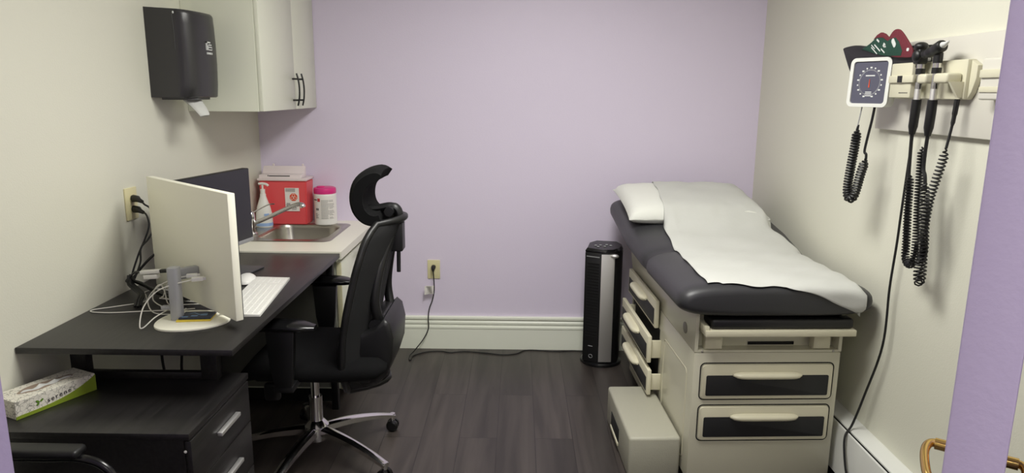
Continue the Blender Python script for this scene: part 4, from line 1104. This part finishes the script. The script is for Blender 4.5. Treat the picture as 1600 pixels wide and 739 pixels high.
# ------------------------------------------------------------------ diagnostic wall station
bd = tag(obj('backing_board', box(NB(), XR-.021, XR-.0005, 1.55, 2.584, 1.362, 1.655, .003), M['board'], None), 'pale rectangular backing board on the right wall behind the instruments', 'wall board')
hd = thing('instrument_holder', 'cream wall holder for the two diagnostic handles on the backing board', 'instrument holder', (1.28, 2.25, 1.47))
FX = XR-.0215
b = NB(); box(b, 1.268, FX, 2.045, 2.455, 1.470, 1.583, .004); prism(b, [(2.045, 1.58), (2.045, 1.47), (2.03, 1.49), (2.015, 1.53), (2.015, 1.565)], 1.278, FX, 'x', .002); obj('holder_plate', b, M['instr'], hd)
b = NB(); box(b, 1.232, 1.268, 2.262, 2.388, 1.473, 1.582, .004); lb_ = obj('transformer_block', b, M['instr'], hd)
b = NB(); box(b, 1.224, 1.232, 2.240, 2.386, 1.520, 1.543, .003); obj('block_ridge', b, M['instr'], lb_)
b = NB(); box(b, 1.2225, 1.2245, 2.300, 2.328, 1.521, 1.542, .001); obj('power_window', b, M['inset'], lb_)
b = NB()
for q in range(6): box(b, 1.2312, 1.2322, 2.275+q*.009, 2.281+q*.009, 1.487, 1.490)
obj('block_lettering', b, M['ink'], lb_)
# cradle shelf with two notches
for y0, y1 in ((2.060, 2.128), (2.168, 2.214)):
    b = NB(); box(b, 1.222, 1.268, y0, y1, 1.516, 1.545, .008, 3); obj('cradle', b, M['instr'], hd)
b = NB(); prism(b, [(1.268, 1.52), (1.228, 1.52), (1.255, 1.475), (1.268, 1.475)], 2.05, 2.062, 'y', .001); obj('cradle_bracket', b, M['instr'], hd)

def coil(bm, path, R, turns, r, n=8, cs=5):
    P = smooth_path(path, 12)
    L = [0]
    for a, c in zip(P, P[1:]): L.append(L[-1]+(c-a).length)
    tot = L[-1]; N = int(turns*n); out = []; k = 0
    nn = None
    for i in range(N+1):
        s = tot*i/N
        while k < len(L)-2 and L[k+1] < s: k += 1
        f = (s-L[k])/max(1e-9, L[k+1]-L[k]); c = P[k].lerp(P[k+1], f); T = (P[k+1]-P[k]).normalized()
        if nn is None: nn = T.orthogonal().normalized()
        nn = (nn-T*nn.dot(T)).normalized(); bb = T.cross(nn); a = 2*PI*turns*i/N
        env = min(1, i/(n*2), (N-i)/(n*2)); rr = R*max(.15, env)
        out.append(c+nn*rr*math.cos(a)+bb*rr*math.sin(a))
    return tube(bm, out, r, cs)

def handle_set(y, name, lab, cat, head):
    t = thing(name, lab, cat, (1.25, y, 1.5)); xh = 1.243
    b = NB(); tube(b, [(xh, y, 1.425), (xh, y, 1.475), (xh, y, 1.52)], [.0095, .0095, .0095], 14); obj('handle_tube', b, M['alu'], t)
    b = NB(); tube(b, [(xh, y+.004, 1.36), (xh, y+.003, 1.385), (xh, y+.001, 1.43), (xh, y, 1.468)], [.0085, .0135, .014, .0135], 14); obj('handle_grip', b, M['black'], t)
    b = NB(); cyl(b, (xh, y, 1.545), (xh, y, 1.562), .0135, 16); obj('dial_collar', b, M['black'], t)
    b = NB(); cyl(b, (xh, y, 1.562), (xh, y, 1.575), .0115, 16); cyl(b, (xh, y, 1.50), (xh, y, 1.546), .0095, 14); obj('neck', b, M['chrome'], t)
    if head == 'oph':
        b = NB(); box(b, xh-.020, xh+.012, y-.017, y+.017, 1.575, 1.622, .007, 3); ball(b, (xh-.006, y, 1.628), .020, .021, .014); ball(b, (xh-.016, y, 1.600), .012, .020, .020); obj('instrument_head', b, M['black'], t)
    else:
        b = NB(); cyl(b, (xh, y, 1.575), (xh, y, 1.605), .013, 16)
        tube(b, smooth_path([(xh-.012, y+.055, 1.603), (xh-.010, y+.03, 1.607), (xh-.008, y, 1.615), (xh-.008, y-.03, 1.625)], 4), [.012]*4+[.016]*4+[.018]*4+[.015], 14)
        obj('instrument_head', b, M['black'], t)
        b = NB(); tube(b, [(xh-.008, y-.028, 1.6245), (xh-.009, y-.045, 1.628), (xh-.011, y-.062, 1.634)], [.010, .006, .0028], 12); obj('ear_tip', b, M['mark'], t)
    return t
h1 = handle_set(2.236, 'ophthalmoscope', 'black ophthalmoscope resting in the holder, left of the two handles', 'ophthalmoscope', 'oph')
h2 = handle_set(2.150, 'otoscope', 'black otoscope with pale tip in the holder, right of the two handles', 'otoscope', 'oto')
# cords of the handles
XC = 1.243
b = NB(); tube(b, smooth_path([(XC, 2.240, 1.362), (XC+.002, 2.239, 1.3), (XC+.003, 2.235, 1.24), (XC+.004, 2.227, 1.16), (XC+.004, 2.220, 1.08), (XC+.004, 2.207, 1.0), (XC, 2.195, 0.965), (XC, 2.167, 0.958), (XC, 2.145, 0.98), (XC, 2.139, 1.03)], 6), .0055, 8)
obj('handle_cord', b, M['cable'], h1)
b = NB(); coil(b, [(XC, 2.220, 1.235), (XC, 2.212, 1.14), (XC+.001, 2.199, 1.03), (XC, 2.191, 0.975), (XC, 2.167, 0.955), (XC, 2.143, 0.975), (XC, 2.143, 1.05), (XC, 2.161, 1.18), (XC, 2.171, 1.29), (XC, 2.173, 1.325)], .0105, 74, .0027)
obj('coiled_cord', b, M['cable'], h1)
b = NB(); tube(b, smooth_path([(XC, 2.153, 1.362), (XC, 2.155, 1.31), (XC, 2.152, 1.26), (XC-.004, 2.133, 1.24), (XC-.004, 2.124, 1.2)], 6), .0055, 8); obj('handle_cord', b, M['cable'], h2)
b = NB(); coil(b, [(XC-.004, 2.128, 1.225), (XC, 2.113, 1.12), (XC, 2.096, 1.02), (XC, 2.115, 0.96), (XC, 2.105, 0.915), (XC, 2.090, 0.93), (XC, 2.095, 0.99), (XC-.012, 2.087, 1.08), (XC-.012, 2.078, 1.18), (XC, 2.062, 1.29), (XC+.002, 2.056, 1.330)], .0105, 66, .0027)
obj('coiled_cord', b, M['cable'], h2)
b = NB(); tube(b, smooth_path([(1.262, 2.062, 1.471), (1.260, 2.062, 1.43), (1.256, 2.060, 1.395), (XC+.002, 2.056, 1.330)], 5), [.0075]*6+[.006]*4+[.004]*6, 8); obj('cord_strain_relief', b, M['cable'], h2)

# power cord of the station, falls behind the heater top to the floor
pcd = thing('power_cord', 'black cord running from the instrument station down over the heater', 'power cord', (1.27, 2.33, .1))
b = NB(); tube(b, smooth_path([(1.2900, 2.315, 1.475), (1.288, 2.318, 1.30), (1.287, 2.325, 1.10), (1.285, 2.325, .99), (1.286, 2.338, .83), (1.286, 2.338, .62), (1.275, 2.40, .40), (1.255, 2.42, .28), (1.222, 2.40, .235), (1.214, 2.36, .15), (1.216, 2.32, .08), (1.20, 2.25, .006), (1.19, 2.1, .006)], 8), .0042, 8)
obj('cable', b, M['cable'], pcd)

# wall gauge
gn = Vector((-.90, -.43, .04)).normalized(); gw = Vector((.43, -.90, 0)).normalized(); gup = gn.cross(gw); gup = gup if gup.z > 0 else -gup
gc = Vector((1.206, 2.475, 1.523))
gm = Matrix(((gw.x, gup.x, gn.x, gc.x), (gw.y, gup.y, gn.y, gc.y), (gw.z, gup.z, gn.z, gc.z), (0, 0, 0, 1)))
gg = thing('blood_pressure_gauge', 'square white-framed blood pressure dial mounted left of the holder', 'blood pressure gauge', (1.26, 2.5, 1.44))
b = NB(); prism(b, rrect(-.080, .080, -.083, .083, .020, 6), -.034, -.004, 'z', .004, 3, gm); obj('gauge_housing', b, M['heater'], gg)
b = NB(); t = ring_slab(rrect(-.080, .080, -.083, .083, .020, 6), rrect(-.067, .067, -.071, .071, .010, 6), -.004, .004); t.transform(gm); merge(b, t); obj('gauge_bezel', b, M['heater'], gg, angle=30)
b = NB(); prism(b, rrect(-.0668, .0668, -.0708, .0708, .010, 6), -.004, -.001, 'z', 0, 2, gm); face = obj('dial_face', b, M['bluegrey'], gg)
b = NB()
for k in range(17):
    a = R_(250-k*320/16); 
    w = .004 if k % 2 == 0 else .0025
    c = Vector((.047*math.cos(a), .050*math.sin(a), 0)); box(b, c.x-w, c.x+w, c.y-.0025, c.y+.0025, -.001, -.0004, 0, 1, gm)
for k in range(65):
    a = R_(250-k*320/64); p = [Vector((q*math.cos(a), q*math.sin(a)*1.05, -.0006)) for q in (.0385, .0425)]
    tube(b, [gm @ v for v in p], .0005, 4)
box(b, -.018, .018, .021, .025, -.001, -.0004, 0, 1, gm)
for q in range(3): box(b, -.012, .012, -.034-q*.006, -.031-q*.006, -.001, -.0004, 0, 1, gm)
obj('dial_markings', b, M['mark'], face)
b = NB(); prism(b, [(-.0022, -.012), (.0022, -.012), (.0006, .016), (-.0006, .016)], -.0006, .0006, 'z', 0, 2, gm @ Matrix.Translation((0, -.005, 0))); obj('dial_needle', b, M['orange'], face)
b = NB(); cyl(b, gm @ Vector((0, 0, -.034)), (XR-.0215, 2.52, 1.523), .022, 20); obj('swivel_mount', b, M['heater'], gg)
b = NB(); tube(b, smooth_path([gm @ Vector((-.030, -.082, -.018)), gm @ Vector((-.032, -.115, -.016)), gm @ Vector((-.036, -.15, -.016))], 4), .0022, 8); obj('hose_fitting', b, M['grey'], gg)
b = NB(); q0 = gm @ Vector((.020, -.082, -.018))
tube(b, smooth_path([q0, gm @ Vector((.016, -.13, -.018)), gm @ Vector((.008, -.19, -.018)), gm @ Vector((.004, -.235, -.018)), gm @ Vector((.012, -.245, -.018)), gm @ Vector((.014, -.262, -.018))], 5), .0045, 8); obj('gauge_tube', b, M['cable'], gg)
b = NB(); g = lambda x, y: gm @ Vector((x, y, -.018))
tube(b, [g(-.035, -.145), g(-.037, -.165)], [.004, .005], 8)
coil(b, [g(-.036, -.160), g(-.038, -.22), g(-.043, -.30), g(-.045, -.37), g(-.036, -.405), g(-.018, -.402), g(-.008, -.37), (g(.002, -.31)), g(.014, -.262)], .0125, 42, .0042, 10, 6); obj('coiled_tube', b, M['cable'], gg)

# basket with cuffs above the gauge
bk = thing('wire_basket', 'black basket fixed above the gauge holding the pressure cuffs', 'basket', (1.27, 2.55, 1.58))
b = NB()
for z in (1.585, 1.61, 1.635):
    tube(b, [(1.292, 2.27, z), (1.292, 2.62, z), (1.262, 2.62, z), (1.262, 2.27, z)], .0022, 6, closed=True)
for y in [2.27+.035*i for i in range(11)]: tube(b, [(1.292, y, 1.635), (1.292, y, 1.585), (1.262, y, 1.585), (1.262, y, 1.635)], .0016, 5)
obj('basket_wire', b, M['black'], bk)
def cuff(name, lab, poly, x0, x1, m, k=4):
    t = thing(name, lab, 'pressure cuff', ((x0+x1)/2, sum(p[0] for p in poly)/len(poly), min(p[1] for p in poly)))
    P = smooth_path([(0, p[0], p[1]) for p in poly+[poly[0]]], k)[:-1]
    b = NB(); prism(b, [(p.y, p.z) for p in P], x0, x1, 'x', min(.004, (x1-x0)/2.5), 3)
    obj('cuff_fabric', b, M[m], t); return t
c1 = cuff('blood_pressure_cuff', 'black cuff hanging over the left end of the wall basket', [(2.781, 1.650), (2.77, 1.657), (2.688, 1.660), (2.60, 1.652), (2.50, 1.650), (2.389, 1.640), (2.275, 1.620), (2.252, 1.600), (2.248, 1.570), (2.30, 1.562), (2.416, 1.564), (2.55, 1.580), (2.640, 1.588), (2.685, 1.562), (2.712, 1.572)], 1.240, 1.256, 'inset')
c2 = cuff('blood_pressure_cuff', 'dark green printed cuff with a low burgundy tip, above the black cuff', [(2.62, 1.640), (2.559, 1.658), (2.515, 1.676), (2.49, 1.678), (2.447, 1.663), (2.41, 1.660), (2.37, 1.655), (2.334, 1.640), (2.279, 1.612), (2.295, 1.598), (2.40, 1.606), (2.50, 1.618), (2.58, 1.634)], 1.2325, 1.2395, 'green')
b = NB(); prism(b, [(2.532, 1.670), (2.51, 1.684), (2.485, 1.690), (2.463, 1.684), (2.418, 1.660), (2.435, 1.658), (2.47, 1.672), (2.51, 1.674)], 1.2315, 1.2405, 'x', .001); obj('cuff_trim', b, M['burg'], c2)
c3 = cuff('blood_pressure_cuff', 'burgundy cuff standing tallest in the basket, beside the black ophthalmoscope', [(2.42, 1.660), (2.405, 1.678), (2.385, 1.690), (2.36, 1.690), (2.335, 1.678), (2.30, 1.652), (2.266, 1.622), (2.262, 1.600), (2.30, 1.598), (2.40, 1.610)], 1.2240, 1.2315, 'burg')
b = NB(); prism(b, [(2.425, 1.655), (2.40, 1.663), (2.37, 1.665), (2.345, 1.650), (2.32, 1.620), (2.325, 1.605), (2.40, 1.608), (2.425, 1.62)], 1.2228, 1.2300, 'x', .001); obj('cuff_panel', b, M['green'], c3)
b = NB()
for y, z, w, h in ((2.50, 1.664, .020, .006), (2.455, 1.646, .014, .012), (2.44, 1.638, .030, .004), (2.50, 1.640, .05, .004), (2.53, 1.645, .030, .003), (2.52, 1.632, .05, .003), (2.46, 1.628, .03, .004)):
    t = NB(); box(t, 1.2317, 1.2335, -w/2, w/2, -h/2, h/2); t.transform(Matrix.Translation((0, y, z)) @ Matrix.Rotation(.5, 4, 'X')); merge(b, t)
obj('cuff_print', b, M['mark'], c2)
b = NB(); t = NB(); prism(t, rrect(-.017, .017, -.008, .008, .007, 4), 1.2218, 1.2232, 'x'); t.transform(Matrix.Translation((0, 2.375, 1.648)) @ Matrix.Rotation(.8, 4, 'X')); merge(b, t)
t = NB(); prism(t, rrect(-.007, .007, -.005, .005, .004, 4), 1.2230, 1.2245, 'x'); t.transform(Matrix.Translation((0, 2.287, 1.622))); merge(b, t); obj('cuff_patch', b, M['mark'], c3)
# glove/specula dispenser at the right end of the board
sd = thing('specula_dispenser', 'cream specula dispenser on the backing board next to the purple door', 'dispenser', (1.28, 1.9, 1.46))
b = NB(); box(b, 1.250, FX, 1.80, 1.955, 1.470, 1.580, .006, 3); obj('dispenser_body', b, M['board'], sd)
b = NB(); box(b, 1.243, 1.250, 1.80, 1.95, 1.528, 1.550, .003); box(b, 1.246, 1.250, 1.80, 1.95, 1.490, 1.505, .002); obj('dispenser_ridge', b, M['instr'], sd)

# things that belong together carry the same group
GROUPS = {'blood_pressure_cuff': 'pressure cuffs in the wall basket', 'white_cable': 'white cables on the desk', 'usb_cable': 'white cables on the desk',
          'card_pack': 'card packs on the monitor base', 'hanging_cable': 'black cables hanging under the desk', 'ceiling_light': 'flat ceiling lights'}
for o in list(COL.objects):
    k = o.name.split('.')[0]
    if o.parent is None and k in GROUPS and 'label' in o: o['group'] = GROUPS[k]
